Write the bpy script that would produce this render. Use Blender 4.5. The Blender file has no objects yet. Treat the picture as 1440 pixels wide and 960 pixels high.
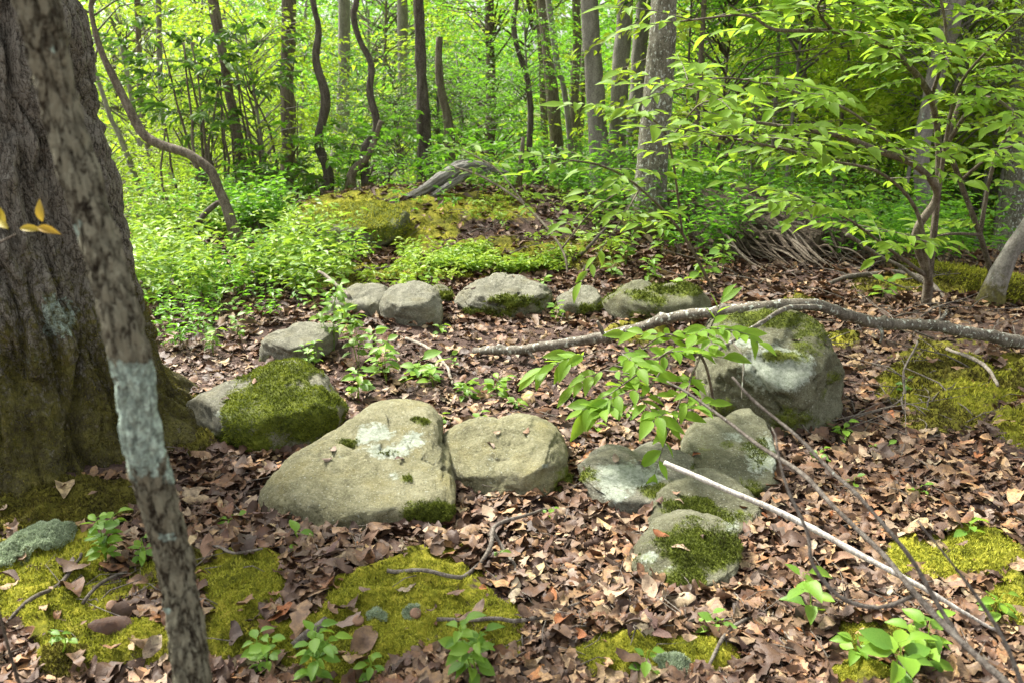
import bpy, math, random
import numpy as np
from mathutils import Vector, Matrix

# ------------------------------------------------------------------ camera, sky, sun, exposure
sc = bpy.context.scene
col = sc.collection
CAM = np.array([0.0, 0.0, 1.5]); PITCH = math.radians(17.0); FPX = 1247.0
cam_d = bpy.data.cameras.new("camera"); cam = bpy.data.objects.new("camera", cam_d); col.objects.link(cam)
cam.location = CAM; cam.rotation_euler = (math.radians(90) - PITCH, 0, 0)
cam_d.sensor_width = 36.0; cam_d.lens = 36.0 * FPX / 1440.0
cam_d.clip_start = 0.05; cam_d.clip_end = 2000
cam_d.dof.use_dof = True; cam_d.dof.focus_distance = 3.7; cam_d.dof.aperture_fstop = 5.0
sc.camera = cam

SUN_EL = math.radians(50); SUN_AZ = math.radians(-50)      # azimuth from +Y, negative = to the left
w = bpy.data.worlds.new("World"); sc.world = w; w.use_nodes = True
wn = w.node_tree; wn.nodes.clear()
sky = wn.nodes.new("ShaderNodeTexSky"); sky.sky_type = 'NISHITA'; sky.sun_disc = False
sky.sun_elevation = SUN_EL; sky.sun_rotation = SUN_AZ
sky.air_density = 1.0; sky.dust_density = 4.0; sky.ozone_density = 1.0
hsv = wn.nodes.new("ShaderNodeHueSaturation"); hsv.inputs["Saturation"].default_value = 0.12
bg = wn.nodes.new("ShaderNodeBackground"); bg.inputs["Strength"].default_value = 0.15
wo = wn.nodes.new("ShaderNodeOutputWorld")
wn.links.new(sky.outputs[0], hsv.inputs["Color"]); wn.links.new(hsv.outputs[0], bg.inputs["Color"]); wn.links.new(bg.outputs[0], wo.inputs[0])
sd = bpy.data.lights.new("sun", 'SUN'); sd.energy = 4.6; sd.angle = math.radians(9); sd.color = (1.0, 0.95, 0.84)
so = bpy.data.objects.new("sun", sd); col.objects.link(so)
sv = Vector((math.sin(SUN_AZ) * math.cos(SUN_EL), math.cos(SUN_AZ) * math.cos(SUN_EL), math.sin(SUN_EL)))
so.rotation_euler = sv.to_track_quat('Z', 'Y').to_euler(); so.location = (-20, 12, 30)
sc.view_settings.view_transform = 'Standard'; sc.view_settings.look = 'None'
sc.view_settings.gamma = 1.0; sc.view_settings.exposure = 1.38
sc.cycles.max_bounces = 8; sc.cycles.diffuse_bounces = 6; sc.cycles.transmission_bounces = 4; sc.cycles.transparent_max_bounces = 4
sc.cycles.use_denoising = True

rng = np.random.default_rng(11); random.seed(5)

# ------------------------------------------------------------------ pixel <-> place (1440 x 960 frame of the photograph)
sp_, cp_ = math.sin(PITCH), math.cos(PITCH)
RT = np.array([1.0, 0, 0]); UP = np.array([0, sp_, cp_]); FW = np.array([0, cp_, -sp_])
def ray(px, py): return FW + (px - 720) / FPX * RT - (py - 480) / FPX * UP
def atY(px, py, Y):
    d = ray(px, py); return CAM + d * (Y / d[1])
def project(P):
    Q = np.asarray(P, float) - CAM
    t = np.maximum(Q @ FW, 1e-3)
    return 720 + FPX * (Q @ RT) / t, 480 - FPX * (Q @ UP) / t, t

# ------------------------------------------------------------------ noise
def _hash(ix, iy, iz, seed):
    h = (ix.astype(np.uint32) * np.uint32(374761393) + iy.astype(np.uint32) * np.uint32(668265263)
         + iz.astype(np.uint32) * np.uint32(2147483647 - 5) + np.uint32(seed * 974711 + 13))
    h = (h ^ (h >> np.uint32(13))) * np.uint32(1274126177)
    h = h ^ (h >> np.uint32(16)); h = h * np.uint32(2246822519); h = h ^ (h >> np.uint32(15))
    return (h & np.uint32(0xffffff)).astype(np.float64) / 8388607.5 - 1.0
def vnoise(P, seed=0):
    P = np.asarray(P, float); I = np.floor(P).astype(np.int64); F = P - I; U = F * F * (3 - 2 * F)
    I = I.astype(np.int32); x, y, z = I[:, 0], I[:, 1], I[:, 2]; u, v, w_ = U[:, 0], U[:, 1], U[:, 2]
    def c(a, b, d): return _hash(x + a, y + b, z + d, seed)
    x00 = c(0,0,0) * (1-u) + c(1,0,0) * u; x10 = c(0,1,0) * (1-u) + c(1,1,0) * u
    x01 = c(0,0,1) * (1-u) + c(1,0,1) * u; x11 = c(0,1,1) * (1-u) + c(1,1,1) * u
    return (x00 * (1-v) + x10 * v) * (1-w_) + (x01 * (1-v) + x11 * v) * w_
def fbm(P, oct=4, seed=0, gain=0.5):
    P = np.asarray(P, float); r = np.zeros(len(P)); a = 1.0
    for k in range(oct):
        r += a * vnoise(P * (2.03 ** k) + 17.3 * k, seed + k); a *= gain
    return r
def worley(P, seed=0):
    """distance to the nearest cell border (F2 - F1) and a value per cell"""
    P = np.asarray(P, float); I = np.floor(P).astype(np.int32); F = P - I; d1 = np.full(len(P), 9.); d2 = np.full(len(P), 9.); cid = np.zeros(len(P))
    for i in (-1, 0, 1):
        for j in (-1, 0, 1):
            for k in (-1, 0, 1):
                a, b, c = I[:, 0] + i, I[:, 1] + j, I[:, 2] + k
                q = np.stack([i + .5 + .45 * _hash(a, b, c, seed + 1), j + .5 + .45 * _hash(a, b, c, seed + 2), k + .5 + .45 * _hash(a, b, c, seed + 3)], 1) - F
                d = np.sqrt((q * q).sum(1)); m = d < d1; d2 = np.where(m, d1, np.minimum(d2, d)); cid = np.where(m, _hash(a, b, c, seed + 4), cid); d1 = np.where(m, d, d1)
    return d2 - d1, cid
def sstep(a, b, x):
    t = np.clip((x - a) / (b - a), 0, 1); return t * t * (3 - 2 * t)
def norm(v): return v / np.maximum(np.linalg.norm(v, axis=-1, keepdims=True), 1e-9)

# ------------------------------------------------------------------ terrain height
def H0(x, y):
    x = np.asarray(x, float); y = np.asarray(y, float)
    g = lambda cx, cy, sx, sy: np.exp(-((x - cx) / sx) ** 2 - ((y - cy) / sy) ** 2)
    h = 0.32 * g(-0.5, 9.1, 2.0, 1.35) + 0.27 * g(1.9, 8.3, 1.8, 1.1) + 0.07 * g(-1.1, 8.4, 1.1, 0.8) + 0.12 * g(-1.75, 3.1, 0.8, 0.8)
    h += -0.05 * g(0.1, 4.3, 1.1, 1.3) + 0.05 * g(-0.55, 2.35, 0.5, 0.25) + 0.10 * g(2.6, 4.6, 0.9, 0.7) + 0.12 * g(2.6, 6.6, 1.5, 0.8)
    ye = np.maximum(10.0 - 0.65 * np.maximum(0, -x - 1.0) - 1.05 * np.maximum(0, x - 1.3), 6.6)
    s = np.maximum(0, y - ye)
    drop = 0.42 * s * s / (s + 1.3)
    h -= 7.0 * np.tanh(drop / 7.0)
    return h
def H(x, y):
    x = np.atleast_1d(np.asarray(x, float)); y = np.atleast_1d(np.asarray(y, float))
    P = np.stack([x, y, np.zeros_like(x)], 1); near = 1.0 / (1 + (np.abs(y - 5) / 25) ** 2)
    return H0(x, y) + 0.035 * fbm(P * 1.1, 3, 3) + 0.25 * (1 - near) * fbm(P * 0.12, 3, 9)
def ground(px, py):
    """where the sight line through a pixel meets the ground"""
    d = ray(px, py); t = np.concatenate([np.arange(0.6, 14, 0.01), np.arange(14, 90, 0.1)])
    Q = CAM + t[:, None] * d; below = Q[:, 2] < H(Q[:, 0], Q[:, 1])
    k = int(np.argmax(below)) if below.any() else len(t) - 1
    return Q[k]
def onground(x, y, dz=0.0): return np.array([x, y, float(H(x, y)[0]) + dz])

# ------------------------------------------------------------------ mesh helpers
def mesh_np(name, V, F, mats, attrs=None, smooth=True, midx=None):
    V = np.asarray(V, np.float32); me = bpy.data.meshes.new(name)
    Fs = F if isinstance(F, list) else [F]
    Fs = [np.asarray(f, np.int32) for f in Fs if len(f)]
    nl = sum(f.size for f in Fs); nf = sum(len(f) for f in Fs)
    me.vertices.add(len(V)); me.vertices.foreach_set("co", V.ravel())
    me.loops.add(nl); me.loops.foreach_set("vertex_index", np.concatenate([f.ravel() for f in Fs]))
    me.polygons.add(nf)
    st = []; o = 0
    for f in Fs:
        st.append(o + np.arange(len(f), dtype=np.int32) * f.shape[1]); o += f.size
    me.polygons.foreach_set("loop_start", np.concatenate(st).astype(np.int32))
    me.polygons.foreach_set("use_smooth", np.full(nf, smooth, bool))
    if midx is not None: me.polygons.foreach_set("material_index", np.asarray(midx, np.int32))
    for k, a in (attrs or {}).items():
        at = me.attributes.new(k, 'FLOAT', 'POINT'); at.data.foreach_set("value", np.asarray(a, np.float32))
    me.update(calc_edges=True)
    for m in (mats if isinstance(mats, (list, tuple)) else [mats]): me.materials.append(m)
    return me
def link(name, me, parent=None, **props):
    o = bpy.data.objects.new(name, me); col.objects.link(o)
    if parent is not None: o.parent = parent
    for k, v in props.items():
        if v is not None: o[k] = v
    return o
def thing(name, label, cat, loc, group=None, rotz=0.0):
    o = bpy.data.objects.new(name, None); col.objects.link(o); o.empty_display_size = 0.1
    o.location = [float(c) for c in loc]; o.rotation_euler = (0, 0, rotz)
    o["label"] = label; o["category"] = cat
    if group: o["group"] = group
    return o

def resample(pts, rad, step):
    pts = np.asarray(pts, float); rad = np.asarray(rad, float)
    n = len(pts)
    if n == 2:
        m = max(2, int(np.linalg.norm(pts[1] - pts[0]) / step)); t = np.linspace(0, 1, m + 1)[:, None]
        return pts[0] * (1 - t) + pts[1] * t, np.interp(t[:, 0], [0, 1], rad)
    P = np.vstack([2 * pts[0] - pts[1], pts, 2 * pts[-1] - pts[-2]]); out = []; ro = []
    for i in range(n - 1):
        p0, p1, p2, p3 = P[i], P[i+1], P[i+2], P[i+3]; m = max(1, int(np.linalg.norm(p2 - p1) / step))
        for k in range(m):
            t = k / m
            out.append(0.5 * ((2*p1) + (p2-p0)*t + (2*p0-5*p1+4*p2-p3)*t*t + (-p0+3*p1-3*p2+p3)*t**3)); ro.append(rad[i]*(1-t)+rad[i+1]*t)
    out.append(pts[-1]); ro.append(rad[-1])
    return np.array(out), np.array(ro)
def tube_raw(pts, rad, segs=8, close=True):
    """returns V, quads, tris, angle and length of every vertex"""
    pts = np.asarray(pts, float); n = len(pts)
    T = norm(np.gradient(pts, axis=0)); ref = np.array([0, 1.0, 0]) if abs(T[0][1]) < 0.8 else np.array([1.0, 0, 0])
    A = np.zeros_like(T); a = norm(np.cross(T[0], ref))
    for i in range(n):
        a = norm(a - T[i] * np.dot(a, T[i])); A[i] = a
    B = np.cross(T, A); th = np.linspace(0, 2 * np.pi, segs, endpoint=False)
    D = A[:, None, :] * np.cos(th)[None, :, None] + B[:, None, :] * np.sin(th)[None, :, None]
    V = pts[:, None, :] + D * np.asarray(rad)[:, None, None]
    i = np.arange(n - 1)[:, None] * segs; j = np.arange(segs)[None, :]; j2 = (j + 1) % segs
    Q = np.stack([i + j, i + j2, i + segs + j2, i + segs + j], -1).reshape(-1, 4)
    L = np.concatenate([[0], np.cumsum(np.linalg.norm(np.diff(pts, axis=0), axis=1))])
    V = V.reshape(-1, 3); tr = np.zeros((0, 3), int)
    ang = np.tile(th, n); ln = np.repeat(L, segs); D = D.reshape(-1, 3)
    if close:
        k = len(V); V = np.vstack([V, pts[0], pts[-1]]); jj = np.arange(segs)
        tr = np.vstack([np.stack([np.full(segs, k), (jj + 1) % segs, jj], 1), np.stack([np.full(segs, k + 1), (n-1)*segs + jj, (n-1)*segs + (jj+1) % segs], 1)])
        ang = np.append(ang, [0, 0]); ln = np.append(ln, [0, L[-1]]); D = np.vstack([D, -T[0], T[-1]])
    return V, Q, tr, ang, ln, D
class Join:
    def __init__(s): s.V = []; s.Q = []; s.T = []; s.n = 0; s.A = []
    def add(s, V, Q=None, T=None, a=0.0):
        s.V.append(V)
        if Q is not None and len(Q): s.Q.append(np.asarray(Q) + s.n)
        if T is not None and len(T): s.T.append(np.asarray(T) + s.n)
        s.A.append(np.full(len(V), a) if np.isscalar(a) else a); s.n += len(V)
    def tube(s, pts, rad, segs=6, step=0.1, a=0.0, jit=0.0):
        p, r = resample(pts, rad, step)
        if jit: p[1:-1] += rng.normal(0, jit, p[1:-1].shape)
        V, Q, T, *_ = tube_raw(p, r, segs); s.add(V, Q, T, a)
    def mesh(s, name, mats, smooth=True):
        return mesh_np(name, np.vstack(s.V), [np.vstack(s.Q) if s.Q else [], np.vstack(s.T) if s.T else []], mats, {"tint": np.concatenate(s.A)}, smooth)

# leaf templates: x across, y along (0..1), z up
def leaf_tpl(rows, width=0.42, fold=0.22, droop=0.25, twist=0.0, point=1.0):
    V = []; F = []
    for k in range(rows + 1):
        t = k / rows; wd = width * 0.5 * (math.sin(math.pi * min(1, t ** 0.85)) ** point) if 0 < k < rows else 0.012
        z = -droop * t * t
        for c in (-1, 0, 1):
            V.append((c * wd, t, z + abs(c) * wd * fold * 2 + c * twist * t * wd))
    for k in range(rows):
        b = 3 * k
        F += [(b, b+1, b+4), (b, b+4, b+3), (b+1, b+2, b+5), (b+1, b+5, b+4)]
    return np.array(V, float), np.array(F)
LEAF4 = (np.array([(0,0,0), (-.24,.45,.06), (0,1,-.12), (.24,.45,.06)], float), np.array([(0,3,2), (0,2,1)]))
LEAF6 = (np.array([(0,0,0), (-.2,.33,.05), (-.16,.68,.0), (0,1,-.2), (.16,.68,.0), (.2,.33,.05), (0,.5,-.05)], float),
         np.array([(0,5,6), (5,4,6), (4,3,6), (3,2,6), (2,1,6), (1,0,6)]))
def scatter(tpl, pos, axis, nrm, size, tint):
    V0, F0 = tpl; n = len(pos); axis = norm(axis); side = norm(np.cross(axis, nrm)); nr = np.cross(side, axis)
    size = np.broadcast_to(size, (n,))[:, None, None]
    V = pos[:, None, :] + size * (V0[None, :, 0:1] * side[:, None, :] + V0[None, :, 1:2] * axis[:, None, :] + V0[None, :, 2:3] * nr[:, None, :])
    F = (np.arange(n)[:, None, None] * len(V0) + F0[None]).reshape(-1, F0.shape[1])
    return V.reshape(-1, 3), F, np.repeat(tint, len(V0))

# ------------------------------------------------------------------ materials
def new_mat(name):
    m = bpy.data.materials.new(name); m.use_nodes = True; m.node_tree.nodes.clear(); return m, m.node_tree
def nd(nt, typ, props=None, **ins):
    n = nt.nodes.new(typ)
    for k, v in (props or {}).items(): setattr(n, k, v)
    for k, v in ins.items():
        key = k.replace("_", " ")
        s = n.inputs[int(k[1:])] if (k[0] == 'i' and k[1:].isdigit()) else n.inputs[key]
        if isinstance(v, bpy.types.NodeSocket): nt.links.new(v, s)
        else: s.default_value = v
    return n
def noise(nt, scale, detail=6, rough=0.6, vec=None, dist=0.0):
    n = nd(nt, "ShaderNodeTexNoise", None, Scale=scale, Detail=detail, Roughness=rough, Distortion=dist)
    if vec is not None: nt.links.new(vec, n.inputs["Vector"])
    return n.outputs["Fac"]
def ramp(nt, fac, stops):
    r = nt.nodes.new("ShaderNodeValToRGB"); nt.links.new(fac, r.inputs[0]); e = r.color_ramp.elements
    while len(e) < len(stops): e.new(0.5)
    for k, (p, c) in enumerate(stops):
        e[k].position = p; e[k].color = (*c, 1) if len(c) == 3 else c
    return r.outputs[0]
def mix(nt, fac, a, b, typ='MIX'):
    n = nt.nodes.new("ShaderNodeMix"); n.data_type = 'RGBA'; n.blend_type = typ
    for s, v in ((n.inputs[0], fac), (n.inputs[6], a), (n.inputs[7], b)):
        if isinstance(v, bpy.types.NodeSocket): nt.links.new(v, s)
        else: s.default_value = v if not isinstance(v, tuple) or len(v) == 4 else (*v, 1)
    return n.outputs[2]
def mth(nt, op, a, b=0.0, c=None, clamp=False):
    n = nt.nodes.new("ShaderNodeMath"); n.operation = op; n.use_clamp = clamp
    for s, v in zip(n.inputs, (a, b) if c is None else (a, b, c)):
        if isinstance(v, bpy.types.NodeSocket): nt.links.new(v, s)
        else: s.default_value = v
    return n.outputs[0]
def attr(nt, name): return nd(nt, "ShaderNodeAttribute", {"attribute_name": name}).outputs["Fac"]
def coords(nt): return nd(nt, "ShaderNodeTexCoord").outputs["Object"]
def orand(nt): return nd(nt, "ShaderNodeObjectInfo").outputs["Random"]
def mapr(nt, v, a, b, c=0.0, d=1.0):
    n = nd(nt, "ShaderNodeMapRange", None, Value=v); n.inputs[1].default_value = a; n.inputs[2].default_value = b
    n.inputs[3].default_value = c; n.inputs[4].default_value = d; return n.outputs[0]
def finish(nt, colr, rough=0.85, bump=None, bstr=0.5, bdist=0.01, spec=0.3):
    b = nd(nt, "ShaderNodeBsdfPrincipled", None, Roughness=rough); b.inputs["Specular IOR Level"].default_value = spec
    nt.links.new(colr, b.inputs["Base Color"])
    if bump is not None:
        bp = nd(nt, "ShaderNodeBump", None, Strength=bstr, Distance=bdist, Height=bump); nt.links.new(bp.outputs[0], b.inputs["Normal"])
    o = nd(nt, "ShaderNodeOutputMaterial"); nt.links.new(b.outputs[0], o.inputs[0]); return b

def leaf_mat(name, stops, trans, tstr=0.45, rough=0.45, rnd=0.5, spec=0.35, veins=0):
    m, nt = new_mat(name)
    f = mth(nt, 'ADD', attr(nt, "tint"), mth(nt, 'MULTIPLY', orand(nt), rnd), clamp=True)
    n_ = noise(nt, 30, 3, 0.6, coords(nt)) if veins else None
    c = ramp(nt, f, stops)
    if veins: c = mix(nt, mapr(nt, n_, 0.35, 0.75, 0, 0.35), c, (0.30, 0.40, 0.08), 'MIX')
    b = nd(nt, "ShaderNodeBsdfPrincipled", None, Roughness=rough); b.inputs["Specular IOR Level"].default_value = spec
    nt.links.new(c, b.inputs["Base Color"])
    t = nt.nodes.new("ShaderNodeBsdfTranslucent")
    tc = mix(nt, 0.75, c, (*trans, 1), 'MIX'); nt.links.new(tc, t.inputs[0])
    ms = nt.nodes.new("ShaderNodeMixShader"); ms.inputs[0].default_value = tstr
    nt.links.new(b.outputs[0], ms.inputs[1]); nt.links.new(t.outputs[0], ms.inputs[2])
    o = nd(nt, "ShaderNodeOutputMaterial"); nt.links.new(ms.outputs[0], o.inputs[0]); return m
M = {}
M["leaf_yellow"] = leaf_mat("yellow_green_leaf", [(0, (.13, .225, .015)), (.5, (.24, .335, .025)), (1, (.37, .43, .045))], (.46, .68, .035), .53)
M["leaf_green"] = leaf_mat("fresh_green_leaf", [(0, (.05, .145, .012)), (.5, (.10, .24, .016)), (1, (.19, .34, .025))], (.26, .58, .035), .5)
M["leaf_deep"] = leaf_mat("deep_green_leaf", [(0, (.018, .05, .008)), (.5, (.04, .10, .012)), (1, (.11, .19, .03))], (.16, .34, .03), .32)
M["leaf_near"] = leaf_mat("near_green_leaf", [(0, (.08, .18, .012)), (.5, (.15, .28, .018)), (1, (.28, .39, .03))], (.46, .68, .05), .42, 0.55, .45, spec=.22, veins=1)
M["leaf_seedling"] = leaf_mat("seedling_leaf", [(0, (.06, .17, .018)), (.4, (.14, .28, .02)), (1, (.33, .43, .04))], (.42, .62, .05), .35, 0.5, veins=1)
M["leaf_orange"] = leaf_mat("ochre_leaf", [(0, (.36, .22, .02)), (.5, (.36, .32, .03)), (1, (.22, .28, .03))], (.6, .4, .05), .35, 0.5)

def dead_mat(name, c1, c2, c3):
    m, nt = new_mat(name); co = coords(nt)
    n1 = noise(nt, 18, 5, 0.65, co)
    f = mth(nt, 'ADD', mth(nt, 'ADD', attr(nt, "tint"), mth(nt, 'MULTIPLY', orand(nt), 0.35)), mth(nt, 'MULTIPLY', mth(nt, 'SUBTRACT', n1, 0.5), 0.9), clamp=True)
    c = ramp(nt, f, [(0, c1), (.5, c2), (1, c3)])
    v = noise(nt, 90, 3, .6, co)
    c = mix(nt, mapr(nt, v, .52, .66, 0, .6), c, (.07, .04, .03))
    finish(nt, c, 0.62, noise(nt, 60, 4, .6, co), 0.5, 0.004, .35); return m
DEAD = [("pale tan", dead_mat("pale_tan_dead_leaf", (.28, .20, .13), (.38, .28, .185), (.48, .38, .27))),
        ("warm brown", dead_mat("warm_brown_dead_leaf", (.15, .085, .05), (.24, .14, .085), (.33, .21, .13))),
        ("purplish brown", dead_mat("purplish_dead_leaf", (.08, .045, .036), (.14, .08, .062), (.20, .13, .10))),
        ("russet", dead_mat("russet_dead_leaf", (.20, .06, .02), (.30, .11, .035), (.38, .18, .07))),
        ("dark brown", dead_mat("dark_dead_leaf", (.045, .027, .019), (.08, .05, .035), (.13, .085, .06))),
        ("greyish pink", dead_mat("grey_pink_dead_leaf", (.17, .12, .09), (.25, .185, .14), (.33, .255, .20)))]
def litter_mat():
    m, nt = new_mat("leaf_litter"); co = coords(nt)
    n1 = noise(nt, 45, 5, .6, co)
    c = ramp(nt, attr(nt, "tint"), [(0, (.028, .017, .011)), (.2, (.075, .042, .026)), (.42, (.145, .084, .05)), (.6, (.22, .135, .08)), (.74, (.31, .215, .13)), (.87, (.44, .345, .225)), (.94, (.36, .285, .20)), (1, (.38, .15, .035))])
    hv = mth(nt, 'FRACT', mth(nt, 'MULTIPLY', attr(nt, "tint"), 137.3))
    c = mix(nt, 1.0, c, ramp(nt, hv, [(0, (1.15, .84, .58)), (.2, (1.0, .96, .85)), (.4, (.92, .98, .98)), (.6, (1.10, 1.05, .76)), (.8, (.92, .86, .80)), (1, (1.25, .95, .60))]), 'MULTIPLY')
    c = mix(nt, mapr(nt, n1, .42, .62, .0, .65), c, (.07, .042, .03))
    c = mix(nt, mapr(nt, noise(nt, 160, 4, .7, co), .5, .62, 0, .4), c, (.05, .03, .024))
    finish(nt, c, 0.6, noise(nt, 120, 3, .6, co), .5, .003, .35); return m
M["litter"] = litter_mat()

MOSS_BRIGHT = [(0.15, (.06, .07, .008)), (.38, (.18, .19, .014)), (.58, (.34, .32, .03)), (.8, (.50, .44, .06))]
MOSS_GREEN = [(0.05, (.045, .045, .012)), (.3, (.075, .10, .012)), (.55, (.16, .20, .018)), (.85, (.28, .31, .035))]
MOSS_BROWN = [(0.15, (.035, .03, .012)), (.4, (.075, .065, .015)), (.62, (.13, .12, .02)), (.85, (.20, .17, .04))]
def moss_col(nt, co, stops, sc_=14):
    f = mth(nt, 'ADD', mth(nt, 'MULTIPLY', noise(nt, sc_, 5, .7, co), 1.1), mth(nt, 'MULTIPLY', noise(nt, sc_ * .2, 3, .5, co), .9))
    return ramp(nt, mth(nt, 'SUBTRACT', f, .52), stops)
def moss_mat(name, stops):
    m, nt = new_mat(name); co = coords(nt)
    f = mth(nt, 'ADD', mth(nt, 'MULTIPLY', noise(nt, 9, 6, .75, co), 1.5), mth(nt, 'SUBTRACT', mth(nt, 'MULTIPLY', attr(nt, "tint"), .5), .52))
    c = ramp(nt, f, stops)
    b = nd(nt, "ShaderNodeBsdfPrincipled", None, Roughness=.8); b.inputs["Specular IOR Level"].default_value = .15
    nt.links.new(c, b.inputs["Base Color"]); t = nt.nodes.new("ShaderNodeBsdfTranslucent"); nt.links.new(c, t.inputs[0])
    ms = nt.nodes.new("ShaderNodeMixShader"); ms.inputs[0].default_value = .3
    nt.links.new(b.outputs[0], ms.inputs[1]); nt.links.new(t.outputs[0], ms.inputs[2])
    o = nd(nt, "ShaderNodeOutputMaterial"); nt.links.new(ms.outputs[0], o.inputs[0]); return m
MOSS_BRIGHT2 = [(0.05, (.07, .05, .018)), (.2, (.13, .145, .02)), (.45, (.30, .32, .035)), (.7, (.47, .46, .06)), (1, (.60, .58, .14))]
M["moss_bright"] = moss_mat("bright_moss", MOSS_BRIGHT2)
M["moss_green"] = moss_mat("green_moss", MOSS_GREEN)
M["moss_dark"] = moss_mat("dark_green_moss", [(0.05, (.035, .032, .012)), (.3, (.055, .07, .012)), (.55, (.11, .14, .018)), (.85, (.20, .24, .035))])
M["moss_brown"] = moss_mat("olive_brown_moss", MOSS_BROWN)

def ground_mat():
    m, nt = new_mat("forest_soil"); co = coords(nt)
    n1 = noise(nt, 60, 6, .7, co)
    soil = ramp(nt, n1, [(.25, (.03, .02, .016)), (.5, (.085, .055, .045)), (.7, (.16, .11, .085)), (.85, (.26, .19, .15))])
    mo = mix(nt, attr(nt, "brownmoss"), moss_col(nt, co, MOSS_BRIGHT, 40), moss_col(nt, co, MOSS_BROWN, 40))
    edge = mth(nt, 'ADD', attr(nt, "moss"), mth(nt, 'MULTIPLY', mth(nt, 'SUBTRACT', noise(nt, 22, 5, .65, co), .5), 1.2))
    c = mix(nt, mapr(nt, edge, .42, .56), soil, mo)
    far = ramp(nt, noise(nt, 3, 8, .75, co), [(.3, (.035, .05, .012)), (.6, (.10, .13, .02)), (.8, (.17, .12, .07))])
    c = mix(nt, attr(nt, "green"), c, far)
    finish(nt, c, .9, noise(nt, 110, 5, .75, co), 1.0, .012, .15); return m
M["ground"] = ground_mat()

def rock_mat(name, dark, mid, light, warm, lich=0.5, mosscol=MOSS_GREEN):
    m, nt = new_mat(name); co = coords(nt)
    big = noise(nt, 4.5, 6, .6, co); fine = noise(nt, 55, 6, .75, co); vfine = noise(nt, 220, 4, .7, co)
    mid_ = noise(nt, 24, 6, .75, co)
    f = mth(nt, 'ADD', mth(nt, 'MULTIPLY', big, .35), mth(nt, 'ADD', mth(nt, 'MULTIPLY', mid_, .35), mth(nt, 'MULTIPLY', fine, .3)))
    c = ramp(nt, f, [(.41, dark), (.485, mid), (.565, light)])
    c = mix(nt, mapr(nt, noise(nt, 7, 4, .6, nd(nt, "ShaderNodeVectorMath", {"operation": 'ADD'}, i0=co, i1=(3, 8, 1)).outputs[0]), .5, .68, 0, .7), c, warm)
    grit = noise(nt, 170, 5, .85, co); c = mix(nt, mapr(nt, grit, .36, .64), mix(nt, .38, c, tuple(x * .6 for x in dark)), mix(nt, .35, c, tuple(min(.6, x * 1.3) for x in light)))
    st_ = nd(nt, "ShaderNodeVectorMath", {"operation": 'ADD'}, i0=co, i1=(1, 7, 3)).outputs[0]; c = mix(nt, mapr(nt, noise(nt, 9, 7, .8, st_), .5, .62, 0, .6), c, mix(nt, .5, dark + (1,), mid + (1,)))
    # dark grains, pits and pale flecks
    c = mix(nt, mapr(nt, vfine, .56, .64, 0, .85), c, tuple(x * .5 for x in dark))
    c = mix(nt, mapr(nt, noise(nt, 110, 5, .8, co), .56, .66, 0, .6), c, tuple(min(.6, x * 1.35) for x in light))
    fl = mapr(nt, noise(nt, 130, 3, .5, nd(nt, "ShaderNodeVectorMath", {"operation": 'ADD'}, i0=co, i1=(9, 2, 5)).outputs[0]), .655, .69, 0, .8)
    c = mix(nt, fl, c, (.52, .55, .46))
    # crustose lichen
    le = mth(nt, 'ADD', mth(nt, 'MULTIPLY', attr(nt, "lichen"), .42), mth(nt, 'ADD', mth(nt, 'MULTIPLY', noise(nt, 15, 8, .8, co), .72), mth(nt, 'MULTIPLY', fine, .3)))
    lm = mapr(nt, le, 0.72 - lich * .05, 0.80 - lich * .05, 0, .9)
    lc = ramp(nt, noise(nt, 60, 6, .8, co), [(.34, (.22, .27, .19)), (.5, (.44, .49, .39)), (.66, (.66, .70, .60))])
    c = mix(nt, lm, c, lc)
    # thin moss film
    me_ = mth(nt, 'ADD', attr(nt, "moss"), mth(nt, 'MULTIPLY', mth(nt, 'SUBTRACT', noise(nt, 26, 7, .8, co), .5), 2.0))
    c = mix(nt, mapr(nt, me_, .28, .62, 0, .95), c, moss_col(nt, co, mosscol, 60))
    h = mth(nt, 'ADD', mth(nt, 'ADD', mth(nt, 'MULTIPLY', mth(nt, 'ADD', fine, mid_), .6), mth(nt, 'MULTIPLY', grit, .5)), mth(nt, 'ADD', mth(nt, 'MULTIPLY', vfine, .3), mth(nt, 'MULTIPLY', lm, .12)))
    finish(nt, c, .85, h, 1.0, .022, .25); return m
M["rock_olive"] = rock_mat("olive_grey_rock", (.095, .09, .045), (.255, .245, .125), (.42, .40, .25), (.35, .30, .10), .15)
M["rock_grey"] = rock_mat("grey_rock", (.085, .083, .058), (.22, .215, .155), (.38, .37, .285), (.25, .225, .11), .95)
M["rock_green"] = rock_mat("green_grey_rock", (.07, .067, .036), (.155, .155, .09), (.29, .29, .19), (.15, .14, .06), .95)

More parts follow.
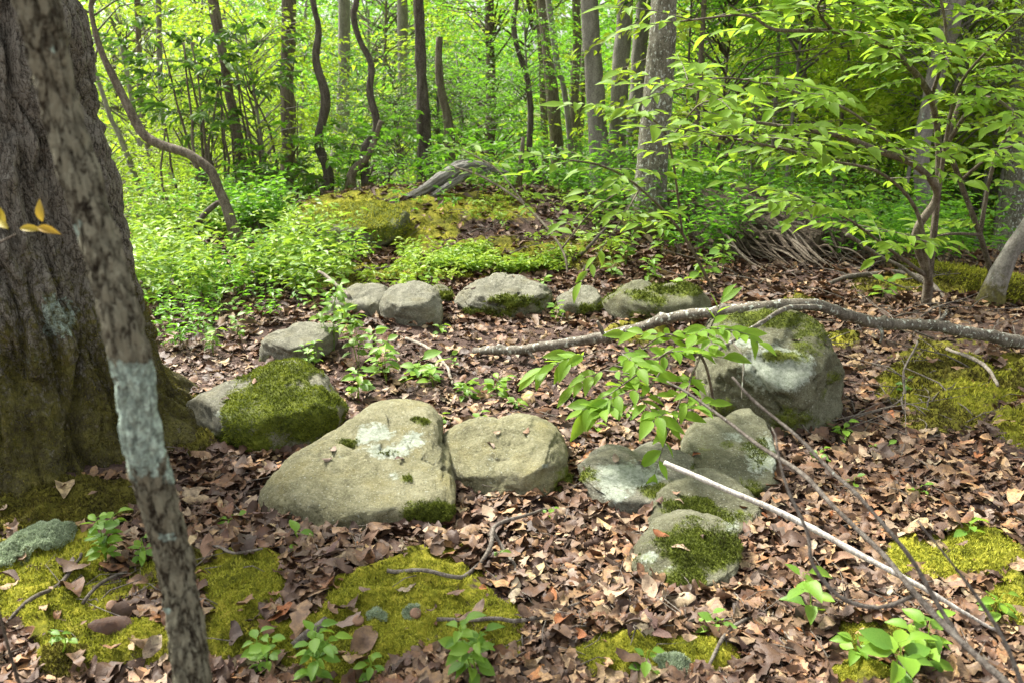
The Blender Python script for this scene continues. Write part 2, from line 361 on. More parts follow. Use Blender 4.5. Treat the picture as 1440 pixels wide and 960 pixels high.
def bark_mat(name, dark, mid, light, sc_=1.0, stretch=.18, lich=0.0, lichcol=(.42, .52, .44), bd=.02, mosscol=MOSS_BROWN, flecks=0, grain=None, cracks=0):
    m, nt = new_mat(name); co = coords(nt)
    mp = nd(nt, "ShaderNodeMapping"); nt.links.new(co, mp.inputs[0]); mp.inputs["Scale"].default_value = (1, 1, stretch)
    if grain is not None:
        mr = nd(nt, "ShaderNodeMapping"); nt.links.new(co, mr.inputs[0]); mr.inputs["Rotation"].default_value = (0, grain[1], grain[0]); nt.links.new(mr.outputs[0], mp.inputs[0]); mp.inputs["Scale"].default_value = (stretch, 1, 1)
    v = mp.outputs[0]
    a = noise(nt, 26 * sc_, 6, .7, v, .4); b = noise(nt, 90 * sc_, 5, .7, co); big = noise(nt, 5 * sc_, 4, .6, v)
    vo = nd(nt, "ShaderNodeTexVoronoi", {"feature": 'DISTANCE_TO_EDGE'}, Scale=34 * sc_); wv_ = nd(nt, "ShaderNodeVectorMath", {"operation": 'MULTIPLY_ADD'}, i1=(.02, .02, .02), i2=v); nt.links.new(nd(nt, "ShaderNodeTexNoise", None, Scale=30 * sc_, Detail=3).outputs["Color"], wv_.inputs[0]); nt.links.new(wv_.outputs[0], vo.inputs["Vector"])
    crack = mapr(nt, vo.outputs["Distance"], 0, .16)
    f = mth(nt, 'ADD', mth(nt, 'ADD', mth(nt, 'MULTIPLY', a, .4), mth(nt, 'MULTIPLY', crack, cracks * .06)), mth(nt, 'ADD', mth(nt, 'MULTIPLY', b, .4), mth(nt, 'MULTIPLY', big, .2)))
    c = ramp(nt, f, [(.43, dark), (.5, mid), (.575, light)])
    lo = noise(nt, 16 * sc_, 6, .7, nd(nt, "ShaderNodeVectorMath", {"operation": 'ADD'}, i0=co, i1=(5, 1, 7)).outputs[0])
    lm = mapr(nt, mth(nt, 'ADD', mth(nt, 'MULTIPLY', attr(nt, "lichen"), .5), lo), .70 - .1 * lich, .74 - .1 * lich)
    lc = mix(nt, mapr(nt, noise(nt, 70 * sc_, 5, .8, co), .38, .6), tuple(x * .45 for x in lichcol) + (1,), tuple(min(1, x * 1.4) for x in lichcol) + (1,))
    c = mix(nt, lm, c, lc)
    if flecks: c = mix(nt, mapr(nt, noise(nt, 55, 2, .5, nd(nt, "ShaderNodeVectorMath", {"operation": 'MULTIPLY'}, i0=co, i1=(1, 1, .6)).outputs[0]), .60, .64, 0, flecks), c, (.5, .54, .46))
    me_ = mth(nt, 'ADD', attr(nt, "moss"), mth(nt, 'MULTIPLY', mth(nt, 'SUBTRACT', noise(nt, 20 * sc_, 6, .7, co), .5), 1.3))
    c = mix(nt, mapr(nt, me_, .4, .62, 0, .9), c, moss_col(nt, co, mosscol, 55))
    finish(nt, c, .88, mth(nt, 'ADD', mth(nt, 'ADD', a, mth(nt, 'MULTIPLY', crack, cracks * .35)), mth(nt, 'ADD', mth(nt, 'MULTIPLY', b, .7), mth(nt, 'MULTIPLY', lm, .25))), 1.0, bd, .2); return m
M["bark_oak"] = bark_mat("oak_bark", (.045, .040, .032), (.135, .122, .095), (.28, .26, .21), 1.6, .42, .1, bd=.02, cracks=1)
M["bark_sapling"] = bark_mat("sapling_bark", (.022, .016, .010), (.082, .068, .042), (.29, .275, .19), 1.5, .42, -.1, (.54, .68, .56), .012, cracks=1.8, mosscol=MOSS_GREEN)
M["bark_grey"] = bark_mat("smooth_grey_bark", (.13, .12, .10), (.20, .185, .16), (.29, .27, .235), .8, .35, .15, (.36, .42, .34), .004)
M["bark_speck"] = bark_mat("lichen_flecked_bark", (.075, .07, .048), (.15, .14, .10), (.25, .24, .18), 1.2, .5, .2, (.40, .46, .38), .006, flecks=.85)
M["bark_dark"] = bark_mat("dark_bark", (.04, .032, .025), (.09, .075, .06), (.16, .14, .115), 1.2, .25, .2, bd=.008)
M["bark_brown"] = bark_mat("brown_bark", (.07, .055, .04), (.14, .115, .085), (.23, .20, .155), 1.2, .25, .2, bd=.008)
M["bark_twig"] = bark_mat("grey_twig_bark", (.06, .05, .04), (.13, .11, .09), (.22, .20, .165), 3, .3, .3, (.5, .55, .47), .002)
M["bark_branch"] = bark_mat("fallen_branch_bark", (.07, .06, .045), (.13, .115, .09), (.21, .19, .155), 1.6, .3, .3, (.5, .54, .46), .003, flecks=.8)
M["wood_white"] = bark_mat("bleached_wood", (.25, .22, .19), (.45, .42, .37), (.62, .60, .54), 3, .1, .0, bd=.002)
M["wood_grey"] = bark_mat("weathered_grey_wood", (.12, .11, .095), (.30, .285, .25), (.48, .465, .42), 1.8, .07, .1, bd=.02, grain=(0, math.radians(22)))
M["wood_pale"] = bark_mat("pale_dead_twig", (.12, .10, .08), (.26, .225, .18), (.40, .36, .30), 3, .2, .0, bd=.002)
M["wood_rot"] = bark_mat("rotting_brown_wood", (.035, .026, .019), (.12, .092, .065), (.26, .21, .155), 1.6, .06, .0, bd=.025, grain=(math.radians(58), 0))

# ------------------------------------------------------------------ rocks (outlines as seen from the camera, each with its own distance and depth)
def ico(n):
    import bmesh
    bm = bmesh.new(); bmesh.ops.create_icosphere(bm, subdivisions=n, radius=1)
    V = np.array([v.co[:] for v in bm.verts]); F = np.array([[v.index for v in f.verts] for f in bm.faces]); bm.free(); return V, F
ICO = {4: ico(5), 6: ico(6), 3: ico(4)}
def ell(px, py, cx, cy, rx, ry): return np.clip(1.35 - np.sqrt(((px - cx) / rx) ** 2 + ((py - cy) / ry) ** 2), 0, 1)
ROCKS = [
 dict(k="flat_mossy", o=[(271,563),(300,548),(350,530),(368,513),(395,508),(422,520),(447,533),(462,553),(485,575),(482,594),(455,617),(415,641),(370,646),(330,643),(300,630),(277,608)], T=.24, m="rock_grey", lod=6, facet=.9,
   moss=[(405,578,88,46,1.0),(400,525,55,22,1.),(345,560,50,16,.4),(340,622,80,22,.65)], lich=[(322,582,28,9,.8)], shoots=9000, sm="moss_green",
   label="flat grey rock capped with thick green moss, beside the big oak"),
 dict(k="long_slab", o=[(370,712),(373,682),(392,652),(428,625),(455,610),(476,594),(502,577),(545,571),(588,578),(612,596),(620,625),(638,655),(648,685),(628,708),(590,737),(540,757),(490,767),(430,771),(393,757),(375,737)], T=.21, m="rock_olive", lod=6, facet=.8, top=.52, k2=1.5,
   moss=[(605,728,50,20,1.0),(520,762,80,12,.8),(490,614,28,5,.8),(548,632,26,7,.8),(590,588,18,6,.7),(575,672,10,6,.8)], lich=[(525,606,36,17,.9),(548,628,54,16,.85),(585,616,24,16,.9),(560,668,14,10,.7),(478,640,8,5,.7)], shoots=2500, sm="moss_dark", crack=[((470,616),(545,622),(600,612)),((545,575),(553,600)),((605,640),(650,670))],
   label="largest rock, broad olive-grey slab with pale lichen in its cracks, front left of the ring"),
 dict(k="rounded", o=[(611,642),(621,612),(648,598),(700,594),(760,593),(786,605),(799,632),(797,660),(776,686),(745,703),(712,702),(670,690),(632,672),(614,657)], T=.22, m="rock_olive", lod=6, facet=.7, dd=-.02, lift=0.0, sink=1.03, k2=1.0, top=.6,
   moss=[(800,680,15,20,.5)], lich=[(690,652,14,28,.45),(766,655,8,6,.8)], shoots=0, flat=1,
   label="rounded tan-green boulder with a flat pale top, leaning on the broad slab"),
 dict(k="under", o=[(690,702),(735,680),(790,656),(806,664),(795,690),(760,712),(720,722)], T=.16, m="rock_green", lod=4, dd=.12, moss=[(780,680,30,30,.9)], lich=[], shoots=900, sm="moss_dark",
   label="small dark mossy rock tucked underneath the rounded tan-green boulder"),
 dict(k="pale_lichen", o=[(815,660),(832,648),(900,641),(960,636),(984,648),(988,666),(960,682),(935,697),(905,718),(880,734),(860,732),(843,714),(824,690)], T=.12, m="rock_grey", lod=6, facet=.95, top=.55, k2=1.4, dd=-.04,
   moss=[(940,690,50,16,.8),(985,650,20,12,.5),(830,665,14,12,.4)], lich=[(885,668,66,26,.9),(860,695,40,20,.6)], shoots=900, sm="moss_dark",
   label="blocky grey rock whose top is crusted with pale grey lichen, right of the rounded boulder"),
 dict(k="green_slab", o=[(915,712),(945,688),(968,655),(980,618),(1000,602),(1050,597),(1092,583),(1108,600),(1105,640),(1094,665),(1092,700),(1080,735),(1055,757),(1000,760),(945,740)], T=.10, m="rock_green", lod=6, facet=.98, top=.5, k2=1.6, dd=.04,
   moss=[(1000,700,90,32,.8),(1030,625,40,20,.4),(1050,650,40,20,.45),(1020,730,50,20,.7)], lich=[(1075,640,34,34,.75),(985,695,30,14,.6),(1030,612,30,10,.5)], shoots=2500, sm="moss_dark",
   label="long greenish stepped rock under the white stick, reaching back towards the tall boulder"),
 dict(k="step", o=[(900,745),(925,708),(975,680),(1045,680),(1078,712),(1066,752),(1030,785),(940,775)], T=.09, m="rock_green", lod=6, facet=.95, top=.5, k2=1.5, moss=[(960,712,60,16,.8),(1010,745,50,26,.7)], lich=[(1035,735,18,20,.5)], shoots=1500, sm="moss_dark",
   label="low mossy step of rock between the front mossy rock and the long stepped slab"),
 dict(k="front_mossy", o=[(882,812),(888,788),(920,755),(958,735),(1008,735),(1052,755),(1044,785),(1004,812),(982,840),(938,850),(892,838)], T=.10, m="rock_green", lod=6, facet=.95, top=.5, k2=1.4,
   moss=[(975,768,75,34,.72),(965,820,25,20,.8)], lich=[(912,782,16,12,.75),(1030,740,16,20,.6),(945,800,14,8,.5)], shoots=3500, sm="moss_dark",
   label="moss-covered rock nearest the camera at the right end of the ring"),
 dict(k="tall", o=[(990,560),(986,520),(1002,470),(1012,447),(1050,438),(1140,440),(1158,470),(1176,510),(1181,560),(1174,594),(1160,607),(1120,604),(1060,600),(1005,592)], T=.28, m="rock_green", lod=6, facet=.9, k2=.55, top=.75,
   moss=[(1080,447,65,14,.95),(1140,470,25,40,.7),(1160,540,18,50,.35),(1020,575,40,20,.6),(1130,590,45,18,.5),(1090,500,22,6,.5)], lich=[(1095,518,58,34,1.15),(1050,478,24,12,.9),(1055,530,16,14,.6),(1130,515,22,16,.6)], shoots=2500, sm="moss_dark", crack=[((1040,455),(1060,520),(1100,580)),((1130,525),(1165,540)),((1045,545),(1110,560))],
   label="tall boulder with a big white lichen patch, under the fallen branch"),
 dict(k="speckled", o=[(533,425),(544,403),(565,396),(600,398),(616,411),(624,435),(620,453),(604,461),(583,463),(563,456),(543,447)], T=.20, m="rock_grey", lod=4, facet=.5, moss=[(612,455,14,8,.4)], lich=[(575,410,25,8,.25)], shoots=0,
   label="rounded speckled light grey rock at the back left of the ring"),
 dict(k="back_grey", o=[(462,447),(460,426),(484,406),(510,399),(540,401),(550,420),(545,443),(512,457),(480,456)], T=.18, m="rock_grey", lod=4, facet=.7, dd=.1, moss=[(480,440,20,20,.4)], lich=[], shoots=0,
   label="low grey rock half hidden by seedlings, left of the speckled rock"),
 dict(k="small_mossy", o=[(605,405),(618,399),(633,408),(636,426),(626,437),(612,433)], T=.12, m="rock_green", lod=3, dd=.15, moss=[(625,420,16,14,.9)], lich=[], shoots=300, sm="moss_dark",
   label="small dark mossy rock between the speckled rock and the humped boulder"),
 dict(k="humped", o=[(640,424),(653,404),(680,390),(715,384),(745,391),(770,403),(778,417),(772,433),(752,449),(720,452),(688,446),(655,436)], T=.24, m="rock_grey", lod=6, facet=.6,
   moss=[(735,425,42,12,.75),(700,440,45,10,.5),(700,405,20,6,.3)], lich=[(670,415,18,12,.2)], shoots=500, sm="moss_dark", crack=[((690,428),(735,415),(772,425)),],
   label="humped boulder with a dark mossy hollow across its face, back of the ring"),
 dict(k="small_flat", o=[(783,420),(800,409),(840,406),(847,420),(842,440),(815,447),(790,441)], T=.14, m="rock_grey", lod=4, facet=.9, moss=[(825,435,28,10,.7)], lich=[], shoots=200, sm="moss_dark",
   label="small square grey rock just right of the humped boulder"),
 dict(k="low_mossy", o=[(846,424),(868,409),(930,402),(978,404),(1000,422),(1000,445),(940,456),(880,452),(855,442)], T=.24, m="rock_green", lod=4, facet=.9, moss=[(900,415,60,16,.45),(950,406,50,9,.9),(890,445,40,9,.5)], lich=[], shoots=900, sm="moss_dark",
   label="low flat mossy rock behind the fallen branch, right of the small square rock"),
 dict(k="left_slab", o=[(367,492),(374,475),(400,461),(440,454),(474,460),(472,482),(432,502),(400,514),(374,512)], T=.18, m="rock_grey", lod=4, facet=.9, moss=[(380,508,30,8,.4)], lich=[], shoots=0,
   label="low wedge-shaped grey slab on the left of the ring, behind the mossy flat rock"),
 dict(k="ledge", o=[(412,325),(424,300),(460,289),(500,283),(545,286),(575,299),(572,325),(530,348),(470,357),(428,345)], T=.38, m="rock_green", lod=4, facet=.9, top=.55, k2=1.1, moss=[(490,300,95,24,1.),(540,325,40,26,.9),(450,328,40,14,.55)], lich=[(490,322,12,12,.4)], shoots=3500, sm="moss_bright",
   label="large rock ledge under a yellow-green moss blanket on the knoll, below the grey dead log"),
 dict(k="far_pale", o=[(1003,303),(1018,290),(1050,288),(1067,300),(1062,318),(1018,320)], T=.2, m="rock_grey", lod=3, moss=[], lich=[(1040,297,20,10,.5)], shoots=0, Y=8.6,
   label="pale grey rock showing above the rotten log"),
 dict(k="pebble", o=[(36,908),(45,888),(60,883),(71,893),(68,912)], T=.03, m="rock_grey", lod=3, moss=[], lich=[], shoots=0,
   label="fist-sized grey stone in the moss at the bottom left corner"),
 dict(k="mossy_lump", o=[(665,285),(640,262),(612,262),(596,272),(590,292),(600,306),(700,308),(700,296)], T=.3, m="rock_green", lod=4, moss=[(640,285,60,30,1.)], lich=[(598,285,10,10,.5)], shoots=1500, sm="moss_dark", Y=9.6,
   label="dark mossy lump of rock under the grey dead log on the knoll"),
]
FOOT = []                                                        # footprints (x, y, rx, ry) to keep litter out of the stones
for R in ROCKS:
    o = np.array(R["o"], float); cx, cy = (o.max(0) + o.min(0)) / 2; bot = o[:, 1].max()
    g = ground(o[np.argmax(o[:, 1]), 0], bot)
    hv = (o[:, 1].max() - o[:, 1].min()) / 2 / FPX * g[1] * 1.1; kk = R.get("k2", 1.0); R["kk"] = kk
    Yc = R.get("Y", g[1] + R["T"] * .35 + kk * hv) + R.get("dd", 0)
    d = ray(cx, cy); t = Yc / d[1]; C = CAM + d * t
    hw = (o[:, 0].max() - o[:, 0].min()) / 2 / FPX * t
    R.update(C=C, t=t, cx=cx, cy=cy, hw=hw); FOOT.append((C[0], C[1], hw * .88, R["T"] * .9 + .6 * kk * hv))
def in_rocks(x, y, grow=1.0):
    r = np.zeros(len(x), bool)
    for cx, cy, rx, ry in FOOT: r |= ((x - cx) / (rx * grow)) ** 2 + ((y - cy) / (ry * grow)) ** 2 < 1
    return r

# ------------------------------------------------------------------ moss patches on the ground
PATCH = [(575,865,150,85,0),(350,825,60,45,0),(470,910,110,55,0),(60,800,190,85,.35),(70,860,120,50,.1),(60,715,150,60,.9),(160,900,140,50,.3),(270,600,42,45,.7),(930,925,110,38,0),(1335,785,110,42,.1),(1215,900,60,22,.2),
         (1345,545,125,62,.45),(1440,600,60,40,.5),(1220,950,60,20,0),(1430,850,50,40,.2),(600,330,60,24,.3),(540,325,70,34,.1),(560,385,150,14,.4),(690,345,50,14,.6),(480,290,70,26,.05),(460,400,70,10,.5),(760,360,120,22,.5),(1330,400,140,16,.5),(1120,425,30,10,.6),(905,780,20,10,.3),(350,900,60,40,.1),(700,300,60,14,.2),(610,292,60,22,.2),(560,275,60,10,.2),(690,285,50,16,.5),(900,470,40,14,.4),(1180,480,30,12,.5),(720,730,20,8,.2)]
def moss_mask(P):
    px, py, t = project(P); m = np.zeros(len(P)); b = np.zeros(len(P))
    for cx, cy, rx, ry, br in PATCH:
        e = np.clip(1.45 - np.sqrt(((px - cx) / rx) ** 2 + ((py - cy) / ry) ** 2), 0, 1); b = np.where(e > m, br, b); m = np.maximum(m, e)
    n_ = fbm(P * np.array([5, 5, 0.]), 4, 21)
    m = np.clip(m * 1.1 + .42 * n_ * (m > 0) - .12, 0, 1); m[t < .3] = 0
    return m, np.clip(b + .3 * n_, 0, 1)

# ------------------------------------------------------------------ ground sheet
def axis_pts(a, b, step, lim, g=1.07):
    c = list(np.arange(a, b, step)); s = step; x = a; lo = []
    while x > -lim: s *= g; x -= s; lo.append(x)
    s = step; x = c[-1]; hi = []
    while x < lim: s *= g; x += s; hi.append(x)
    return np.array(lo[::-1] + c + hi)
gx = axis_pts(-3.4, 3.6, .028, 420); gy = axis_pts(1.4, 7.2, .028, 420)
X, Y = np.meshgrid(gx, gy); xf, yf = X.ravel(), Y.ravel()
Zg = H(xf, yf); P0 = np.stack([xf, yf, Zg], 1)
mm, mb = moss_mask(P0)
nearm = np.exp(-np.maximum(0, np.hypot(xf, yf - 4) - 4) / 3)
lump = fbm(P0 * np.array([9, 9, 0.]), 3, 31); fine = fbm(P0 * np.array([34, 34, 0.]), 3, 41)
Zg = Zg + sstep(.3, .7, mm) * nearm * (.018 + .034 * np.abs(lump) + .009 * fine) + nearm * .006 * fine
P0[:, 2] = Zg
green = np.clip(sstep(9.5, 13, yf + .5 * np.maximum(0, -xf - 1.5)), 0, 1)
for cx, cy, rx, ry in FOOT:
    dd = np.hypot((xf - cx) / rx, (yf - cy) / ry); P0[:, 2] += .016 * np.clip(rx / .3, .3, 1) * np.where(dd < 1, 1, np.exp(-((dd - 1) / .22) ** 2))
Zg = P0[:, 2]
nx, ny = len(gx), len(gy); ii = (np.arange(ny - 1)[:, None] * nx + np.arange(nx - 1)[None, :]).ravel()
Q = np.stack([ii, ii + 1, ii + nx + 1, ii + nx], 1)
link("ground", mesh_np("ground", P0, Q, M["ground"], {"moss": mm, "brownmoss": mb, "green": green}), kind="structure")
def ground_z(x, y):
    """height of the built sheet (with the moss bulges)"""
    i = np.clip(np.searchsorted(gx, x) - 1, 0, nx - 2); j = np.clip(np.searchsorted(gy, y) - 1, 0, ny - 2)
    u = (x - gx[i]) / (gx[i+1] - gx[i]); v = (y - gy[j]) / (gy[j+1] - gy[j]); Z = Zg.reshape(ny, nx)
    return (Z[j, i] * (1-u) + Z[j, i+1] * u) * (1-v) + (Z[j+1, i] * (1-u) + Z[j+1, i+1] * u) * v

# ------------------------------------------------------------------ build the rocks
SHOOT = (np.array([(-.22,0,0), (.22,0,0), (0,1,.0)], float), np.array([(0,1,2)]))
def moss_shoots(pos, nrm, h=.011):
    n = len(pos); a = norm(nrm + rng.normal(0, .55, (n, 3))); s = norm(rng.normal(0, 1, (n, 3)))
    return scatter(SHOOT, pos - a * .002, a, s, h * rng.uniform(.5, 1.3, n), rng.uniform(0, 1, n))
for ri, R in enumerate(ROCKS):
    V0, F0 = ICO[R["lod"]]; o = np.array(R["o"], float); t, cx, cy, C = R["t"], R["cx"], R["cy"], R["C"]
    oa = np.arctan2(-(o[:, 1] - cy), o[:, 0] - cx); orr = np.hypot(o[:, 0] - cx, o[:, 1] - cy) / FPX * t
    k = np.argsort(oa); oa, orr = oa[k], orr[k]
    oa2 = np.concatenate([oa - 2*np.pi, oa, oa + 2*np.pi]); or2 = np.tile(orr, 3)
    a, b, c = V0[:, 0], V0[:, 2], -V0[:, 1]                     # right, up, towards the camera
    th = np.arctan2(b, a); rr = np.interp(th, oa2, or2)
    s = np.hypot(a, b); q = s ** (1 - .45 * R.get("facet", .6)) ; cc = np.sign(c) * np.abs(c) ** (1 - .45 * R.get("facet", .6))
    L = np.stack([np.cos(th) * q * rr, np.sin(th) * q * rr, cc * R["T"]], 1)
    low = L[:, 1] < 0; L[low, 1] *= R.get("sink", 1.3)
    L[:, 2] -= R["kk"] * L[:, 1]
    L0 = L.copy()
    # chop soft facets; the first one is the flattish top
    n_ = norm(np.array([.05 * math.sin(ri * 2.1), .86, .5])); sup = (L @ n_).max(); ex = np.maximum(0, L @ n_ - sup * R.get("top", .72)); L -= (ex * .8)[:, None] * n_
    r2 = np.random.default_rng(100 + ri); S = np.array([R["hw"], orr.mean(), R["T"] + .3 * orr.mean()])
    for _ in range(20):
        n_ = r2.normal(0, 1, 3); n_[2] = 1.1 + abs(n_[2]); n_ = norm(n_); dist = np.linalg.norm(n_ * S) * r2.uniform(.78, .97)
        ex = np.maximum(0, L @ n_ - dist); L -= (ex * (.55 + .4 * R.get("facet", .6)))[:, None] * n_
    wt = sstep(.15, .85, 1 - np.abs(c))[:, None] * .85; L[:, :2] = L[:, :2] * (1 - wt) + L0[:, :2] * wt
    W = C + L[:, :1] * RT + L[:, 1:2] * UP - L[:, 2:3] * norm(FW)
    N = norm((W - C) / (R["T"] + .1)); sz = max(.25, min(1, R["hw"] * 2.2))
    Wn = W + 7 * ri
    edge = .35 + .65 * np.abs(c)
    disp = .018 * sz * edge * fbm(Wn * 4, 3, 50) + .012 * edge * fbm(Wn * 14, 4, 60)
    disp -= .012 * sz * sstep(.08, .16, vnoise(Wn * 7, 61)) + .007 * sz * sstep(.1, .2, vnoise(Wn * 15, 62))
    pl = norm(r2.normal(0, 1, (26, 3))); cl = (Wn * 6 @ pl.T); disp += .010 * sz * (np.abs(vnoise(Wn * 9, 66)) ** .5 - .5)
    strata = np.abs(vnoise(np.stack([Wn[:, 0] * 3, Wn[:, 1] * 3, Wn[:, 2] * 22 + Wn[:, 0] * 5], 1), 71))
    disp -= .014 * sz * np.exp(-(strata / .10) ** 2)
    rid = np.abs(vnoise(Wn * 5.3, 77)); disp -= .010 * sz * np.exp(-(rid / .05) ** 2)
    disp += .004 * fbm(Wn * 55, 3, 80)
    px, py, _ = project(W); front = cc * R["T"] > -.25 * R["T"]
    for cr in R.get("crack", []):
        for (x0, y0), (x1, y1) in zip(cr[:-1], cr[1:]):
            wob = 4 * vnoise(np.stack([px * .06, py * .06, px * 0], 1), 5)
            tt = np.clip(((px - x0) * (x1 - x0) + (py - y0) * (y1 - y0)) / ((x1-x0)**2 + (y1-y0)**2), 0, 1)
            dd = np.hypot(px - x0 - tt * (x1 - x0) + wob, py - y0 - tt * (y1 - y0) + wob)
            disp -= front * .032 * np.exp(-(dd / 2.6) ** 2)
    W2 = W + N * disp[:, None]
    W2[:, 2] = np.maximum(W2[:, 2], H0(W2[:, 0], W2[:, 1]) - .2) + R.get("lift", 0)
    mo = np.zeros(len(W)); li = np.zeros(len(W))
    for x_, y_, rx, ry, am in R["moss"]: mo = np.maximum(mo, am * ell(px, py, x_, y_, rx, ry) * front)
    for x_, y_, rx, ry, am in R["lich"]: li = np.maximum(li, am * ell(px, py, x_, y_, rx, ry) * front)
    nn = fbm(W * 9, 4, 90); mo = np.clip(mo * 1.1 + .5 * nn * (mo > .02), 0, 1)
    W2 += N * (sstep(.3, .9, mo) * (.008 + .008 * np.abs(fbm(W * 30, 2, 95))))[:, None]
    base = np.array([C[0], C[1], float(H(C[0], C[1])[0])])
    root = thing("rock", R["label"], "rock", base, "stones of the ring and around it")
    link("stone", mesh_np("stone", W2 - base, F0, M[R["m"]], {"moss": mo, "lichen": li}), root)
    R["W"] = W2
    if R.get("shoots"):
        e1 = W2[F0[:, 1]] - W2[F0[:, 0]]; e2 = W2[F0[:, 2]] - W2[F0[:, 0]]; fn = np.cross(e1, e2); ar = np.linalg.norm(fn, axis=1); fn = norm(fn)
        wgt = ar * np.clip(mo[F0].mean(1) - .3, 0, .4) * (cc[F0[:, 0]] > -.35)
        if wgt.sum() > 0:
            n = int(R["shoots"] * 1.6); f = rng.choice(len(F0), n, p=wgt / wgt.sum()); u = rng.uniform(0, 1, (n, 2)); fl = u.sum(1) > 1; u[fl] = 1 - u[fl]
            pos = W2[F0[f, 0]] + u[:, :1] * e1[f] + u[:, 1:] * e2[f]
            V, F, tn = moss_shoots(pos, fn[f] + np.array([0, 0, .3]), .011 if t < 5 else .022)
            link("moss", mesh_np("moss", V - base, F, M[R["sm"]], {"tint": tn}, False), root, kind="stuff")

# moss cushions on the ground: shoots
n = 370000
px = rng.uniform(-40, 1480, n); py = 252 + 718 * rng.uniform(0, 1, n) ** .8
D = FW + ((px - 720) / FPX)[:, None] * RT - ((py - 480) / FPX)[:, None] * UP
tt = 1.5 / np.maximum(-D[:, 2], .05); Pg = CAM + D * tt[:, None]
for _ in range(3):
    h = H(Pg[:, 0], Pg[:, 1]); tt = (1.5 - h) / np.maximum(-D[:, 2], .05); Pg = CAM + D * tt[:, None]
ok = (Pg[:, 1] < 10.5); Pg = Pg[ok]
Pg[:, 2] = ground_z(Pg[:, 0], Pg[:, 1]); pm, pb = moss_mask(Pg); k = (pm > .52) & ~in_rocks(Pg[:, 0], Pg[:, 1], .8); Pg, pb = Pg[k], pb[k]
dist = np.linalg.norm(Pg - CAM, axis=1)
M["mint"] = moss_mat("mint_lichen", [(0.05, (.16, .20, .12)), (.4, (.33, .40, .26)), (.75, (.50, .58, .41)), (1, (.64, .70, .55))])
for px_, py_, rr_, lb_ in ((55,772,.085,"large mint-green lichen cushion on the moss at the left edge"),(8,798,.05,"small mint-green lichen cushion at the very left edge"),(90,768,.04,"small mint-green lichen cushion right of the large one"),(945,952,.045,"mint-green lichen tuft at the bottom edge below the front mossy rock"),(580,878,.025,"tiny mint lichen tuft in the centre moss patch"),(530,880,.028,"pale lichen fleck left in the centre moss patch")):
    c_ = ground(px_, py_); k_n = int(9000 * (rr_ / .085) ** 2) + 500; a_ = rng.uniform(0, 6.283, k_n); q_ = np.sqrt(rng.uniform(0, 1, k_n)) * (1 + .3 * vnoise(np.stack([np.cos(a_) * 2, np.sin(a_) * 2, a_ * 0 + px_], 1), 3))
    x_, y_ = c_[0] + rr_ * q_ * np.cos(a_), c_[1] + rr_ * q_ * np.sin(a_); z_ = ground_z(x_, y_) + .4 * rr_ * np.sqrt(np.clip(1 - q_ ** 2, 0, 1)) + .008 * np.abs(vnoise(np.stack([x_ * 60, y_ * 60, 0 * x_], 1), 3))
    V, F, tn = moss_shoots(np.stack([x_, y_, z_], 1), np.stack([np.cos(a_) * q_, np.sin(a_) * q_, 1 + 0 * a_], 1), .009); c_[2] = float(ground_z(c_[0], c_[1]))
    link("lichen_cushion", mesh_np("lichen_cushion", V - c_, F, M["mint"], {"tint": tn}, False), label=lb_, category="lichen", group="mint lichen cushions").location = c_
for nm, mk, sel in (("moss", "moss_bright", pb < .45), ("moss", "moss_brown", pb >= .45)):
    p_ = Pg[sel]; V, F, tn = moss_shoots(p_, np.tile([0, 0, 1.], (len(p_), 1)), .0042 * dist[sel])
    link(nm, mesh_np(nm, V, F, M[mk], {"tint": tn}, False), kind="stuff", label="yellow-green moss carpet on the forest floor" if mk == "moss_bright" else "olive-brown moss around the oak foot and the right-hand bank")

# ------------------------------------------------------------------ dead leaves
def dead_tpl(seed, rows=7, cols=2, crump=.02):
    r = np.random.default_rng(seed); V = []; F = []; lob = r.uniform(0, 1) < .55; wd0 = r.uniform(.45, .75)
    curl = r.uniform(.3, 2.2) * r.choice([-1, 1], p=[.25, .75]); bend = r.uniform(-.9, 1.1); tw = r.uniform(-.6, .6)
    for k_ in range(rows + 1):
        t = k_ / rows; wv = wd0 * .5 * math.sin(math.pi * (0.03 + .94 * t) ** .9)
        if lob: wv *= (1.0 if k_ % 2 else .55) * r.uniform(.8, 1.2)
        else: wv *= r.uniform(.88, 1.12)
        for c_ in range(-cols, cols + 1):
            x = c_ / cols * wv * r.uniform(.92, 1.08); y = t
            an = curl * x * 2.4; zx = (1 - math.cos(an)) / max(abs(curl) * 2.4, .1) * (1 if curl > 0 else -1); xx = math.sin(an) / (curl * 2.4)
            z = zx + bend * (t - .5) ** 2 * .8 + tw * xx * (t - .5) + r.normal(0, .012)
            V.append((xx + r.normal(0, .012), y - .5 + r.normal(0, .015), z + r.normal(0, crump)))
    w_ = 2 * cols + 1
    for k_ in range(rows):
        for c_ in range(w_ - 1):
            b_ = k_ * w_ + c_; F += [(b_, b_+1, b_+w_+1), (b_, b_+w_+1, b_+w_)]
    V = np.array(V); V[:, 2] -= V[:, 2].mean(); return V, np.array(F)
